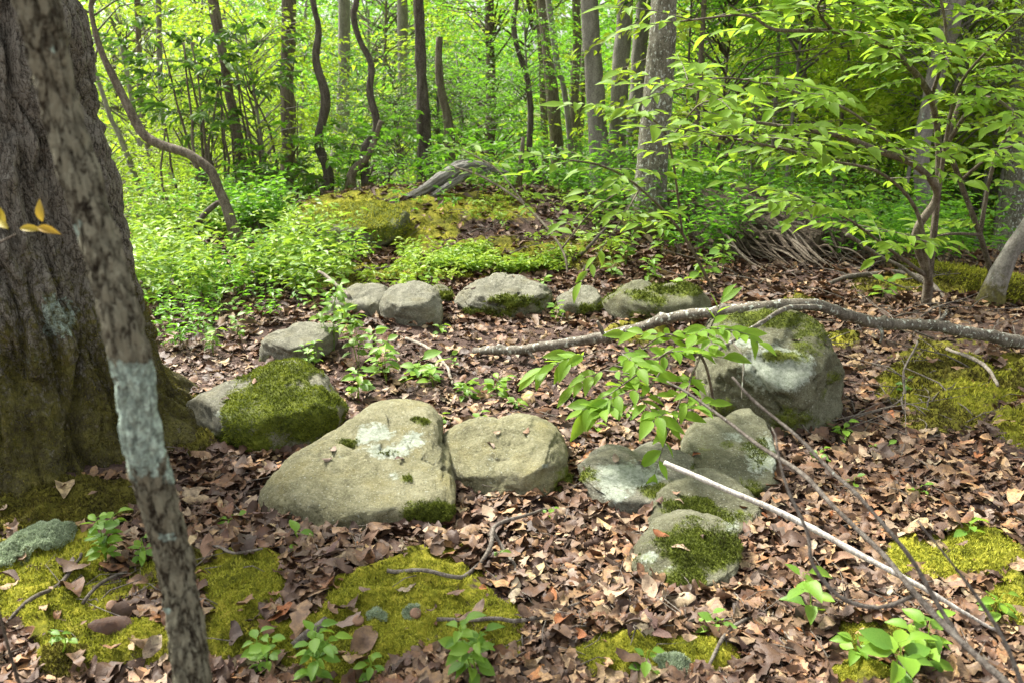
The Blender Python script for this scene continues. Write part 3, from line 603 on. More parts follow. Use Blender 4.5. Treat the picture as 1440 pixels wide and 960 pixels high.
def litter_points(n, y0, y1, pw=1.0):
    px = rng.uniform(-160, 1600, n); py = y0 + (y1 - y0) * rng.uniform(0, 1, n) ** pw
    D = FW + ((px - 720) / FPX)[:, None] * RT - ((py - 480) / FPX)[:, None] * UP; P = CAM + D
    tt = 1.5 / np.maximum(-D[:, 2], .05)
    for _ in range(4):
        P = CAM + D * tt[:, None]; tt = (1.5 - H(P[:, 0], P[:, 1])) / np.maximum(-D[:, 2], .05)
    P = P[(P[:, 1] < 12)]
    P[:, 2] = ground_z(P[:, 0], P[:, 1])
    m, _ = moss_mask(P); keep = ~in_rocks(P[:, 0], P[:, 1], .82) & (rng.uniform(0, 1, len(P)) > np.where(m > .45, np.where(P[:, 1] > 6.5, .72, .975), 0)) & (np.hypot(P[:, 0] + 1.95, P[:, 1] - 3.35) > .62)
    return P[keep]
def lay(P, big):
    n = len(P); az = rng.uniform(0, 2*np.pi, n); ax = np.stack([np.cos(az), np.sin(az), rng.normal(0, .28, n)], 1)
    nr = np.stack([rng.normal(0, .38, n), rng.normal(0, .38, n), np.ones(n)], 1); sz = np.exp(np.clip(rng.normal(0, .38, n), -1, .62)) * big
    P = P.copy(); P[:, 2] += rng.uniform(-.006, .034, n); return P, ax, nr, sz
J = Join()
TPL_M = [dead_tpl(s, 7, 1, .035) for s in range(10)]; TPL_D = [dead_tpl(40 + s, 7, 2) for s in range(14)]
Pn = litter_points(26000, 395, 1010, 1.0)
for k_, tp in enumerate(TPL_M):
    p_ = Pn[k_::10]; P, ax, nr, sz = lay(p_, .060); V, F, tn = scatter(tp, P, ax, nr, sz, np.clip(rng.beta(1.5, 1.9, len(P)) * 1.02, 0, 1)); J.add(V, T=F, a=tn)
Pf = litter_points(12000, 252, 460, 1.)
xk = rng.uniform(-3.5, 5.2, 14000); yk = rng.uniform(6.2, 10.6, 14000); Pk = np.stack([xk, yk, ground_z(xk, yk)], 1); mk_, _ = moss_mask(Pk)
Pk = Pk[(mk_ < .45) | (rng.uniform(0, 1, len(Pk)) < .2)]; Pk = Pk[~in_rocks(Pk[:, 0], Pk[:, 1], .85)]; Pf = np.vstack([Pf, Pk])
tp = dead_tpl(33, 3, 1); P, ax, nr, sz = lay(Pf, .075); V, F, tn = scatter(tp, P, ax, nr, sz, rng.beta(2.2, 2.6, len(P))); J.add(V, T=F, a=tn)
# crumbs and needles of bark between the leaves
Pc = litter_points(16000, 420, 1000, .8); P, ax, nr, sz = lay(Pc, .019); V, F, tn = scatter(LEAF4, P - [0, 0, .004], ax, nr, sz, rng.beta(1.6, 2.6, len(P))); J.add(V, T=F, a=tn)
link("leaf_litter", J.mesh("leaf_litter", M["litter"], True), kind="stuff", label="brown leaf litter covering the forest floor")
# the largest single leaves
NEAR_ROCK = [(R["C"][0], R["C"][1], s) for R, s in zip(ROCKS, ["the moss-capped rock", "the broad olive slab", "the rounded boulder", "the tucked-under rock", "the pale lichened rock", "the long stepped rock", "the low mossy step", "the front mossy rock", "the tall boulder",
   "the speckled grey rock", "the low grey rock", "the small back rock", "the humped boulder", "the small square rock", "the low mossy rock", "the wedge-shaped slab"])] + [(-1.9, 3.3, "the big oak"), (-.62, 2.3, "the bottom moss patch"), (1.5, 2.55, "the right moss hummock"), (.45, 2.0, "the bottom edge moss"), (2.4, 4.4, "the right-hand moss bank"), (1.0, 2.3, "the litter beside the white stick"), (2.3, 3.4, "the leaf bed far right"), (0.1, 4.4, "the middle of the ring"), (.1, 2.45, "the leaf bed before the ring")]
tn_mesh = [mesh_np("fallen_leaf", *((lambda T: (T[0], T[1]))(t_)), DEAD[0][1], {"tint": np.full(len(t_[0]), .3)}) for t_ in TPL_D]
HERO = [(740,800,.085,0),(598,765,.085,0),(650,740,.10,1),(690,735,.10,0),(810,745,.12,0),(885,752,.13,0),(840,730,.09,0),(640,700,.08,2),(800,835,.08,5),(775,855,.09,3),(862,845,.09,0),(880,890,.11,2),(745,770,.08,5),(560,735,.07,5),(340,668,.085,5),(465,790,.09,5),(395,765,.07,0),(480,800,.06,3),(300,700,.05,1),(1000,760,.07,2),(1045,665,.07,1),(930,905,.06,3),(1260,680,.09,3),(1300,660,.08,0),(1215,645,.08,0),(1180,800,.08,1),(1240,820,.08,1),(1120,790,.08,1),(1060,830,.07,5),(1090,860,.07,5),(820,600,.10,3),(845,590,.09,1),(700,470,.09,1),(640,455,.09,0),(680,500,.08,5),(560,520,.09,1),(740,500,.09,1),(780,540,.09,5),(490,345,.10,1),(520,335,.10,0),(1110,900,.06,3),(540,690,.05,2),(410,480,.09,1),(350,470,.09,5)]
Pb = litter_points(300 - len(HERO) + 40, 560, 955, 1.1)[:300 - len(HERO)]
hp = [(ground(a, b), s, c) for a, b, s, c in HERO]
allp = [(p, s, c) for p, s, c in hp] + [(p, rng.uniform(.055, .09), int(rng.choice(6, p=[.2, .25, .2, .08, .09, .18]))) for p in Pb]
on_rock = {}
for R, nm_ in zip(ROCKS, NEAR_ROCK):
    if R["lod"] != 6: continue
    W = R["W"]; top_ = np.where((W[:, 2] > np.quantile(W[:, 2], .72)) & (W[:, 1] < R["C"][1] + .1))[0]
    for q in range(3): on_rock[len(allp) - 1 - len(on_rock)] = (W[rng.choice(top_)], nm_[2])
COUNT = {}; mg = {}
for k_, (p, s, c) in enumerate(allp):
    k_ = int(k_)
    v = int(rng.integers(len(tn_mesh))); nm, mt = DEAD[c]
    if (v, c) not in mg:
        m2 = tn_mesh[v].copy(); m2.materials.clear(); m2.materials.append(mt); mg[(v, c)] = m2
    rk = on_rock.get(k_)
    if rk: p = rk[0]; s = rng.uniform(.03, .055)
    o = link("fallen_leaf", mg[(v, c)]); z = float(ground_z(p[0], p[1])) + .018 + .02 * random.random() if not rk else p[2] + .008
    o.location = (p[0], p[1], z); o.scale = (s, s * 1.05, s)
    o.rotation_euler = (random.gauss(0, .35), random.gauss(0, .35), random.uniform(0, 6.28))
    near = sorted(NEAR_ROCK, key=lambda q: (q[0]-p[0])**2 + (q[1]-p[1])**2)[0]
    side = ("in front of" if p[1] < near[1] - .12 else "behind" if p[1] > near[1] + .12 else "left of" if p[0] < near[0] else "right of")
    if near[2].startswith(("the middle", "the litter", "the leaf", "the bottom")): side = {"in front of": "at the front of", "behind": "at the back of", "left of": "at the left of", "right of": "at the right of"}[side]
    shape = "large" if s > .085 else "medium" if s > .068 else "small"
    form = "lobed" if np.random.default_rng(40 + v).uniform(0, 1) < .55 else "smooth-edged"
    if rk: side, near = "resting on", (0, 0, rk[1])
    o["label"] = f"{shape} {nm} {form} leaf {side} {near[2]}".replace("in front of", "before").replace("smooth-edged", "entire" if False else "oval"); o["category"] = "leaf"; o["group"] = "fallen dead leaves " + side + " " + near[2]

# ------------------------------------------------------------------ trunks
def trunk_mesh(pts, rad, segs, step, mat, ridge=0, rfreq=8, rstr=.15, fine=.004, moss_h=0, lichf=None, seed=0, flare=None, base=None, bumps=0):
    p, r = resample(pts, rad, step); V, Q, T, ang, ln, D = tube_raw(p, r, segs)
    Vn = V * np.array([1, 1, rstr]) * rfreq + seed * 3.1
    Vn2 = Vn + .35 * np.stack([vnoise(V * 3 + seed, 1), vnoise(V * 3 + 9 + seed, 2), 0 * ang], 1)
    disp = np.zeros(len(V))
    if ridge:
        wv = .22 * np.stack([vnoise(V * rfreq * .5 + seed, 1), vnoise(V * rfreq * .5 + 9, 2), 0 * ang], 1)
        e1, c1 = worley(Vn + wv, seed); e2, c2 = worley(Vn * np.array([2.1, 2.1, 3.2]) + wv * 2, seed + 9)
        disp += ridge * (sstep(.02, .38, e1) - 1) + ridge * .30 * c1 + ridge * .28 * (sstep(.0, .3, e2) - 1) + ridge * .12 * c2
    disp += fine * fbm(V * np.array([1, 1, .5]) * 30, 3, 12 + seed)
    if bumps: disp += bumps * fbm(V * 3, 3, 15 + seed)
    if flare is not None: disp += flare(V, D)
    V = V + D * disp[:, None]
    at = {"moss": np.zeros(len(V)), "lichen": np.zeros(len(V))}
    if moss_h:
        z0 = base[2] if base is not None else 0
        at["moss"] = np.clip(1 - (V[:, 2] - z0) / moss_h, 0, 1) ** .7 * .78
    if lichf is not None: at["lichen"] = lichf(V)
    b = np.zeros(3) if base is None else base
    return mesh_np("trunk", V - b, [Q, T], mat, at), V
# big oak
OB = onground(-1.93, 3.38); OR = .415
def oak_flare(V, D):
    z = np.clip((V[:, 2] - OB[2]), 0, None); a = np.arctan2(V[:, 1] - OB[1], V[:, 0] - OB[0])
    root = .55 + .45 * np.cos(3 * a + .9) ** 2 + .25 * np.cos(5 * a)
    return .20 * np.exp(-z / .20) * root + .07 * np.exp(-z / .6)
def oak_lich(V):
    px, py, t = project(V); return .75 * ell(px, py, 82, 447, 30, 32) + .4 * ell(px, py, 45, 505, 14, 9) + .3 * ell(px, py, 150, 120, 20, 50)
oak = thing("oak_tree", "huge old oak with deeply furrowed dark bark and a mossy foot at the left edge", "tree", OB)
pts = [OB + [.02, 0, -.15], OB + [0, 0, .3], OB + [-.01, 0, 1.0], OB + [-.03, .02, 2.2]]
me, Vo = trunk_mesh(pts, [OR, OR, OR * .97, OR * .9], 420, .0070, M["bark_oak"], .052, 11, .2, .004, 1.15, oak_lich, 2, oak_flare, OB, .035)
link("trunk", me, oak)
me, _ = trunk_mesh([OB + [-.03, .02, 2.19], OB + [-.2, .1, 5], OB + [-.5, .1, 9.0]], [OR * .9, .34, .22], 60, .15, M["bark_oak"], .03, 13, .24, .004, 0, None, 2, None, OB)
link("upper_trunk", me, oak)
# oak foot moss fuzz
sel = np.where((Vo[:, 2] < OB[2] + .75) & (Vo[:, 1] < OB[1] + .3) & (fbm(Vo * 6, 3, 4) + (1 - (Vo[:, 2] - OB[2]) * 1.6) > .35))[0]
s_ = rng.choice(sel, 34000); p_ = Vo[s_] + rng.normal(0, .004, (len(s_), 3)); nn = norm((p_ - OB) * np.array([1, 1, 0]) + np.array([0, 0, .2]))
V, F, tn = moss_shoots(p_, nn, .010); link("moss", mesh_np("moss", V - OB, F, M["moss_brown"], {"tint": tn}, False), oak, kind="stuff")

# leaning sapling in the foreground
SY = 1.16
spx = [(20,-95,66),(50,0,68),(88,160,66),(135,320,68),(178,480,72),(205,640,74),(248,800,72),(272,960,72),(312,1180,74),(352,1480,80)]
sp = [atY(x, y, SY + .02 * math.sin(y * .01)) for x, y, _ in spx]; sr = [w_ * .80 / 2 / FPX * (SY / .93) for *_, w_ in spx]
sp = [sp[0] + (sp[0] - sp[1]) * 9 + [.1, .2, 0], sp[0] + (sp[0] - sp[1]) * 3] + sp; sr = [sr[0] * .55, sr[0] * .85] + sr
sp.append(np.array([sp[-1][0] + .01, sp[-1][1], float(H(sp[-1][0], SY)[0]) - .05])); sr.append(sr[-1] * 1.2)
SB = np.array([sp[-1][0], sp[-1][1], sp[-1][2] + .05]); sp = sp[::-1]; sr = sr[::-1]
def sap_lich(V):
    px, py, t = project(V); wob = 14 * fbm(V * 45, 3, 7); e = np.clip(1.25 - np.maximum(np.abs(px - 193 + wob) / 46, np.abs(py - 588 + wob) / 76), 0, 1) ** .5
    return np.clip(e * .95 + .6 * ell(px, py, 232, 755, 20, 10) + .5 * ell(px, py, 234, 857, 10, 10) + .42 * ell(px, py, 108, 335, 14, 40) + .2 * ell(px, py, 60, 80, 30, 60), 0, 1)
sap = thing("sapling_tree", "slim leaning tree trunk close to the camera with a pale mint lichen band", "tree", SB)
me, _ = trunk_mesh(sp, sr, 72, .006, M["bark_sapling"], .0042, 62, .30, .0008, 0, sap_lich, 6, None, SB, .003)
link("trunk", me, sap)

def foliage_twigs(nm, n, lp, rx, rz, seed, leaf, tpl=LEAF4, length=.7, low=-1.0, width=1.0, norm_j=.5, droop=.15, trunkh=None):
    """leafy sprays spread through a crown: returns (leaf mesh arrays, branch join)"""
    r = np.random.default_rng(seed); u = norm(r.normal(0, 1, (n, 3))); u[:, 2] = np.clip(u[:, 2], low, 1)
    rad = r.uniform(.25, 1, n) ** .5; c = u * rad[:, None] * np.array([rx, rx, rz])
    # clumps with gaps
    g = fbm(c * 1.1 / max(rx, 1) * 2.2 + seed, 2, seed); c = c[g > -.12]; n = len(c)
    az = np.arctan2(c[:, 1], c[:, 0]) + r.normal(0, .6, n); d = np.stack([np.cos(az), np.sin(az), r.normal(.05, .22, n)], 1)
    k = np.arange(lp); f = (k + .5) / lp
    L = length * r.uniform(.6, 1.3, n); pos = c[:, None, :] + d[:, None, :] * (L[:, None] * f[None])[:, :, None]
    pos[:, :, 2] -= droop * (L[:, None] * f[None]) ** 2
    sd_ = np.where(k % 2 == 0, 1.0, -1.0); side = norm(np.cross(d, [0, 0, 1.]))
    ax = d[:, None, :] * .75 + side[:, None, :] * sd_[None, :, None] * .9 + r.normal(0, .3, (n, lp, 3)); ax[:, :, 2] -= .28
    nr = np.array([0, 0, 1.]) + r.normal(0, norm_j, (n, lp, 3))
    pos = pos + r.normal(0, .05 * length, pos.shape)
    tint = np.clip(r.normal(.35, .16, (n, 1)) + r.normal(0, .1, (n, lp)), 0, 1)
    V, F, tn = scatter(tpl, pos.reshape(-1, 3), ax.reshape(-1, 3), nr.reshape(-1, 3), leaf * r.uniform(.6, 1.25, n * lp), tint.ravel())
    J = Join()
    for q in range(0, n, 4):
        z0 = min(c[q][2] - .3 * rx, rz * .5); root = np.array([0, 0, max(z0, -rz * .98)]); mid = (root + c[q]) / 2 + [0, 0, .1 * rx]
        J.tube([root, mid, c[q], c[q] + d[q] * L[q]], [.018 * rx * .6, .009 * rx * .8, .005, .002], 3, 9)
    return V, F, tn, J
CROWNS = {}
def crown(key, **kw):
    V, F, tn, J = foliage_twigs(**kw); CROWNS[key] = (mesh_np("crown", V, F, M["leaf_green"], {"tint": tn}, False), J)
spec = [("beech", 3), ("broad", 3), ("bush", 3), ("laurel", 2), ("thin", 2)]
for s_ in range(3): crown(f"beech{s_}", nm="", n=330, lp=14, rx=2.3, rz=2.6, seed=200 + s_, leaf=.125, length=.75)
for s_ in range(2): crown(f"high{s_}", nm="", n=110, lp=14, rx=2.6, rz=1.8, seed=220 + s_, leaf=.15, length=.9)
for s_ in range(4): crown(f"bush{s_}", nm="", n=300, lp=11, rx=1.0, rz=1.0, seed=240 + s_, leaf=.075, length=.42, tpl=LEAF6, norm_j=.5)
for s_ in range(2): crown(f"laurel{s_}", nm="", n=52, lp=9, rx=.6, rz=.5, seed=260 + s_, leaf=.10, length=.16, tpl=LEAF6, norm_j=.7)
BR = {}
def add_crown(root, key, loc, scale, leafm, bark, rz=None, name="crown"):
    me, J = CROWNS[key]
    if (key, leafm) not in BR: m2 = me.copy(); m2.materials.clear(); m2.materials.append(M[leafm]); BR[(key, leafm)] = m2
    if (key, bark) not in BR: BR[(key, bark)] = J.mesh("branches", M[bark])
    rz = random.uniform(0, 6.28) if rz is None else rz
    for nm_, m_ in ((name, BR[(key, leafm)]), ("branches", BR[(key, bark)])):
        o = link(nm_, m_, root); o.location = [float(v) for v in loc]; o.scale = (scale, scale, scale) if np.isscalar(scale) else scale; o.rotation_euler = (0, 0, rz)

def px_trunk(path, Y, bark, label, top=7.5, crown_=None, segs=20, ridge=.006, dy=0, name="tree", cat="tree", moss=.3, stub=False, rf=14, lichen=None):
    """path: (px, py, width px) from the base up; base is put on the ground at depth Y"""
    pts = []; rad = []
    for k, (x, y, w_) in enumerate(path):
        Yk = Y + dy * k / max(1, len(path) - 1); p = atY(x, y, Yk); pts.append(p); rad.append(w_ / 2 / FPX * np.dot(p - CAM, FW))
    b = np.array([pts[0][0], Y, float(H(pts[0][0], Y)[0])])
    if pts[0][2] > b[2] + .05: pts = [b - [0, 0, .1]] + pts; rad = [rad[0] * 1.25] + rad
    else: pts[0] = b - [0, 0, .05]
    if not stub and pts[-1][2] < top:
        d = pts[-1] - pts[-2]; d = d / np.linalg.norm(d); d = norm(d * .6 + np.array([0, 0, .7])); hh = top - pts[-1][2]
        pts += [pts[-1] + d * hh * .5, pts[-1] + d * hh * .5 + np.array([.1, .1, hh * .5])]; rad += [rad[-1] * .8, rad[-1] * .45]
    root = thing(name, label, cat, b)
    if Y < 13: flare = lambda V, D: .5 * rad[1] * np.exp(-np.clip(V[:, 2] - b[2], 0, None) / .18)
    else: flare = None
    me, _ = trunk_mesh(pts, rad, segs, .06 if Y < 14 else .25, M[bark], ridge, rf, .2, .002, moss, lichen, random.randint(0, 50), flare, b, rad[1] * .12)
    link("trunk", me, root)
    if crown_: add_crown(root, crown_[0], pts[-1] - b + np.array([0, 0, -.6]), crown_[1], crown_[2], bark)
    return root, pts, rad, b

T = px_trunk
T([(905,352,62),(912,290,48),(922,180,44),(930,60,42),(935,-20,40)], 7.6, "bark_speck", "thick grey trunk flecked with white lichen right of the grey trunk cluster", crown_=("high0", 1.0, "leaf_green"), segs=56, lichen=lambda V: np.full(len(V), .02))
T([(852,285,38),(842,200,28),(835,100,25),(828,-10,25)], 10.2, "bark_grey", "smooth straight grey trunk, leftmost of the grey cluster right of centre", crown_=("high1", 1.0, "leaf_green"), segs=32, ridge=.002)
T([(866,280,36),(868,200,26),(873,90,23),(880,-10,22)], 10.5, "bark_grey", "smooth grey trunk leaning right, second from left in the grey cluster", crown_=("high0", .9, "leaf_green"), segs=32, ridge=.002)
T([(888,285,32),(892,180,24),(900,70,22),(906,-10,22)], 10.8, "bark_grey", "grey trunk half hidden behind the lichen-flecked tree", crown_=("high1", .9, "leaf_green"), segs=32, ridge=.002)
T([(600,268,26),(596,180,21),(592,90,17),(588,-10,16)], 10.6, "bark_dark", "dark upright trunk standing behind the grey dead log", crown_=("high1", 1.0, "leaf_green"), segs=32, ridge=.008)
T([(403,300,28),(405,200,21),(404,100,20),(406,-10,20)], 11.5, "bark_brown", "brownish grey trunk left of the two twisted stems", crown_=("high0", .9, "leaf_yellow"), segs=28, ridge=.007)
T([(452,300,20),(462,245,16),(448,200,13),(458,140,13),(444,85,11),(448,40,10),(438,-10,10)], 10.3, "bark_dark", "dark twisting stem with an S bend, left one of the pair above the mossy ledge", crown_=("high1", .5, "leaf_yellow"), top=5, ridge=.003)
T([(516,262,12),(512,215,12),(530,180,12),(520,130,10),(522,92,9),(505,55,8),(497,20,8),(503,-15,8)], 10.0, "bark_dark", "dark wavy thin stem, right one of the pair above the mossy ledge", crown_=("high0", .5, "leaf_green"), top=5, ridge=.003)
T([(493,250,12),(502,235,11),(520,215,9),(536,170,7)], 9.8, "bark_brown", "short crooked brown stem leaning over the mossy ledge", top=4, stub=True, ridge=.002)
T([(633,210,16),(630,170,14),(620,125,11),(617,85,11),(618,52,10)], 11.8, "bark_brown", "broken dead snag with a forked stub top right of the dark trunk", stub=True, ridge=.004, name="dead_tree", cat="dead tree")
T([(723,302,9),(729,260,8),(733,225,7),(736,193,5)], 8.9, "bark_brown", "short thin dead snag standing on the knoll", stub=True, ridge=.003, name="dead_tree", cat="dead tree")
T([(755,250,13),(745,210,10),(746,160,9),(741,110,9),(728,70,7),(722,30,7),(728,-10,6)], 11.0, "bark_dark", "slim dark curving stem between the dark trunk and the grey cluster", crown_=("high1", .5, "leaf_green"), top=5, ridge=.002)
T([(785,290,20),(783,200,19),(775,120,18),(768,50,18),(763,-10,18)], 15, "bark_brown", "blurred brown trunk left of the smooth grey cluster", crown_=("high1", 1., "leaf_green"), ridge=.004)
T([(805,280,9),(800,180,8),(790,110,8),(782,80,9)], 12.5, "bark_grey", "thin pale stem just left of the smooth grey cluster", crown_=("high1", .6, "leaf_green"), ridge=.002)
T([(815,270,15),(808,150,13),(812,60,13),(810,-10,12)], 17, "bark_brown", "slender distant trunk hugging the left side of the grey cluster", crown_=("high0", 1., "leaf_green"), ridge=.002)
T([(1302,330,20),(1296,230,22),(1306,150,24),(1325,70,27),(1345,-10,30)], 8.6, "bark_grey", "stout lichened trunk rising and leaning right behind the multi-stemmed shrub", crown_=("high0", .9, "leaf_green"), segs=32, lichen=lambda V: np.full(len(V), .1))
T([(1425,310,40),(1432,220,36),(1440,100,34),(1445,-10,32)], 9.2, "bark_speck", "lichen-spotted trunk at the right edge of the picture", crown_=("high1", .9, "leaf_green"), segs=32, lichen=lambda V: np.full(len(V), .12))
T([(1390,432,32),(1402,395,25),(1427,345,21),(1457,300,19),(1500,215,17)], 5.7, "bark_grey", "thick leaning grey stem at the right edge beside the mossy log", crown_=("high1", .5, "leaf_green"), top=4.5, segs=32, lichen=lambda V: np.full(len(V), .1))
T([(1150,190,16),(1153,120,16),(1156,-10,15)], 16, "bark_brown", "brown trunk seen through leaves right of the lichen-flecked tree, left of three", crown_=("high1", .6, "leaf_green"), ridge=.002)
T([(1186,150,15),(1190,60,14),(1194,-10,14)], 17, "bark_grey", "pale grey trunk, middle of three seen through leaves on the right", crown_=("high0", .6, "leaf_green"), ridge=.002)
T([(1205,150,16),(1216,80,15),(1236,-10,15)], 15.5, "bark_grey", "grey trunk leaning right, right one of three seen through leaves", crown_=("high0", .6, "leaf_green"), ridge=.002)
T([(335,345,15),(318,290,13),(308,268,13),(296,240,15),(265,217,13),(235,207,13),(205,193,13),(190,170,13),(165,120,12),(150,90,10),(138,60,8),(128,10,8),(135,-30,8)], 7.4, "bark_brown", "crooked grey tree bending left towards the oak in a long low arch", top=4, segs=24, ridge=.002, dy=.3)
T([(345,330,20),(340,230,18),(322,130,14),(310,60,14),(298,-10,16)], 10.4, "bark_brown", "blotchy brown stem among the dark laurel leaves left of centre", crown_=("high1", .6, "leaf_yellow"), top=5, ridge=.004)
T([(240,330,9),(218,250,8),(200,160,8),(195,60,8),(192,-10,8)], 13.5, "bark_brown", "thin straight pole-like trunk, left of two near the oak", crown_=("beech0", .8, "leaf_yellow"), top=6, ridge=.002)
T([(252,330,10),(238,240,8),(226,130,8),(222,-10,8)], 15, "bark_grey", "thin straight pole-like trunk, right of two near the oak", crown_=("beech1", .8, "leaf_yellow"), top=6, ridge=.002)
T([(210,310,10),(190,250,8),(168,190,8),(150,150,6)], 12.5, "bark_grey", "thin leaning pole just right of the oak", crown_=("beech2", .7, "leaf_yellow"), top=4, ridge=.002)
T([(470,270,22),(480,180,20),(484,90,18),(484,-10,18)], 19, "bark_grey", "pale distant trunk between the two twisted stems", crown_=("high0", 1., "leaf_yellow"), ridge=.002)
T([(562,240,16),(566,120,15),(566,-10,15)], 18, "bark_grey", "pale distant trunk immediately left of the dark upright trunk", crown_=("high1", 1., "leaf_yellow"), ridge=.002)
T([(688,270,15),(690,140,14),(688,-10,13)], 17, "bark_brown", "distant brown trunk midway between the snag and the curving stem", crown_=("high1", 1., "leaf_green"), ridge=.002)
T([(1060,260,13),(1066,120,12),(1070,-10,12)], 18, "bark_brown", "distant slim trunk above the pale far rock", crown_=("high0", 1., "leaf_green"), ridge=.002)

# ------------------------------------------------------------------ woods behind: every tree and bush a thing
SIDE = lambda px: "left of the crooked arching tree" if px < 250 else "between arching tree and twisted stems" if px < 470 else "behind the dark upright trunk" if px < 650 else "left of the grey trunk cluster" if px < 830 else "right of the lichen-flecked tree" if px < 1120 else "behind the multi-stemmed shrub" if px < 1330 else "at the right edge"
def wood(n, Y0, Y1, keys, hts, sc_, thin, nm, cat, grp, adj, mind, seed, xr=None):
    r = np.random.default_rng(seed); placed = []; tries = 0
    while len(placed) < n and tries < 6000:
        tries += 1; Yy = Y0 + (Y1 - Y0) * r.uniform() ** .8; xx = r.uniform(-1, 1) * (.60 * Yy + 1.5)
        if xr: xx = r.uniform(*xr)
        if Yy < 20 and .06 < xx / Yy < .19: continue
        if any((xx - a) ** 2 + (Yy - b) ** 2 < mind ** 2 for a, b in placed): continue
        placed.append((xx, Yy)); b = onground(xx, Yy); px, py, _ = project(b[None]); px = float(px[0])
        h = r.uniform(*hts); yel = px < 330 + r.normal(0, 100)
        lm = "leaf_yellow" if yel or r.uniform() < (.6 if xr else .25) else "leaf_green" if r.uniform() < .8 else "leaf_deep"
        tone = {"leaf_yellow": "yellow-green", "leaf_green": "fresh green", "leaf_deep": "deep green"}[lm]; bk = ["bark_grey", "bark_brown", "bark_grey"][int(r.integers(3))]
        root = thing(nm, f"{tone} {adj} {SIDE(px)}", cat, b, grp + ", " + tone + " " + SIDE(px))
        rd = thin * r.uniform(.7, 1.4); s = r.uniform(*sc_)
        lean = r.normal(0, .05, 2) * h
        me, _ = trunk_mesh([[0, 0, -.2], [lean[0] * .3, lean[1] * .3, h * .45], [lean[0], lean[1], h]], [rd * 1.3, rd, rd * .4], 10, .6, M[bk], 0, 8, .2, .004, 0, None, 1)
        link("trunk", me, root); add_crown(root, keys[int(r.integers(len(keys)))], (lean[0] * .7, lean[1] * .7, h * .78), (s, s, s * r.uniform(.8, 1.1)), lm, bk)
        if nm == "tree": add_crown(root, keys[int(r.integers(len(keys)))], (lean[0] * .4 + r.normal(0, .5), lean[1] * .4, h * .42), (s * .9, s * .9, s * .8), lm, bk, name="lower_crown")
wood(22, 15.5, 30, ["beech0", "beech1", "beech2"], (6.5, 10), (.8, 1.25), .06, "tree", "tree", "trees in the near wood", "leafy tree", 1.7, 5)
wood(36, 30, 64, ["beech0", "beech1", "beech2"], (9, 14), (1.3, 2.0), .09, "tree", "tree", "trees in the far wood", "tall tree deep in the wood", 2.4, 6)
wood(46, 10.6, 17, ["bush0", "bush1", "bush2", "bush3"], (1.6, 3.2), (.7, 1.2), .018, "understory_shrub", "shrub", "bushes beyond the knoll", "leafy bush", .8, 7)
wood(52, 9.2, 14.5, ["bush0", "bush1", "bush2", "bush3"], (2.2, 5.6), (.9, 1.5), .02, "understory_shrub", "shrub", "bushes on the right slope", "spreading bush", .6, 8, (.9, 9))
# laurel clumps
for k_, (x, y, Yy, s, lb) in enumerate([(262,60,9.8,1.0,"dark-leaved laurel clump high left of the blotchy stem"),(305,110,10.1,1.2,"dark-leaved laurel clump in front of the blotchy stem"),(350,95,10.3,.9,"dark-leaved laurel clump right of the blotchy stem"),(250,180,10,.7,"dark-leaved laurel spray just above the arching tree"),(300,190,10.2,.6,"laurel spray low beside the blotchy stem"),
      (540,230,10.4,1.0,"low evergreen bush between the mossy ledge and the dark trunk"),(440,250,10.2,.9,"low evergreen bush behind the mossy ledge"),(690,235,10.9,1.0,"low evergreen bush behind the thin snag"),(380,290,9.6,.8,"low bush left of the mossy ledge")]):
    c = atY(x, y, Yy); b = onground(c[0], Yy); root = thing("laurel_shrub", lb, "shrub", b)
    J = Join()
    for q in range(4): J.tube([[random.gauss(0, .1), random.gauss(0, .1), -.1], [random.gauss(0, .15), random.gauss(0, .1), (c[2]-b[2]) * .5], [random.gauss(0, .1), 0, c[2] - b[2]]], [.02, .015, .008], 6, .2, jit=.01)
    link("stems", J.mesh("stems", M["bark_brown"]), root, kind="stuff")
    for q in range(1 if k_ < 5 else 2): add_crown(root, f"laurel{q}", (random.gauss(0, .2), random.gauss(0, .2), c[2] - b[2] + random.gauss(0, .15)), s * 1.1, "leaf_deep" if q == 0 or k_ < 5 else "leaf_green", "bark_brown", name="foliage")
# young growth filling the wood between the trunks: one mass
n = 90000; r = np.random.default_rng(78); Yy = r.uniform(19, 48, n); xx = r.uniform(-1, 1, n) * .66 * Yy
P = np.stack([xx, Yy, H0(xx, Yy) + r.uniform(0, 1, n) * (5 + 6 * (Yy / 48))], 1); P = P[fbm(P * np.array([.45, .45, .8]), 3, 8) > .12]; n = len(P)
V, F, tn = scatter(LEAF4, P, norm(r.normal(0, 1, (n, 3)) + [0, 0, -.3]), r.normal(0, .6, (n, 3)) + [0, -.5, 1], r.uniform(.12, .26, n), np.clip(.45 + .3 * vnoise(P * .4, 4) + r.normal(0, .1, n), 0, 1))
lf = np.repeat(P[:, 0] / P[:, 1] + r.normal(0, .08, n) < -.22, 4); ff = lf[::2][:len(F)] if False else lf.reshape(-1, 4)[:, 0].repeat(2)
for nm_, sel_, mt_, lb_ in (("young_growth", ff, "leaf_yellow", "yellow-green young growth filling the left of the wood"), ("young_growth", ~ff, "leaf_green", "fresh green young growth filling the right of the wood")):
    link(nm_, mesh_np(nm_, V, F[sel_], M[mt_], {"tint": tn}, False), kind="stuff", label=lb_)
n = 42000; r = np.random.default_rng(79); Yy = r.uniform(12.5, 20, n); xx = r.uniform(.2, .72, n) * Yy
P = np.stack([xx, Yy, H0(xx, Yy) + r.uniform(0, 1, n) ** .8 * 6.5], 1); P = P[fbm(P * np.array([.8, .8, 1.3]), 3, 18) > .10]; n = len(P)
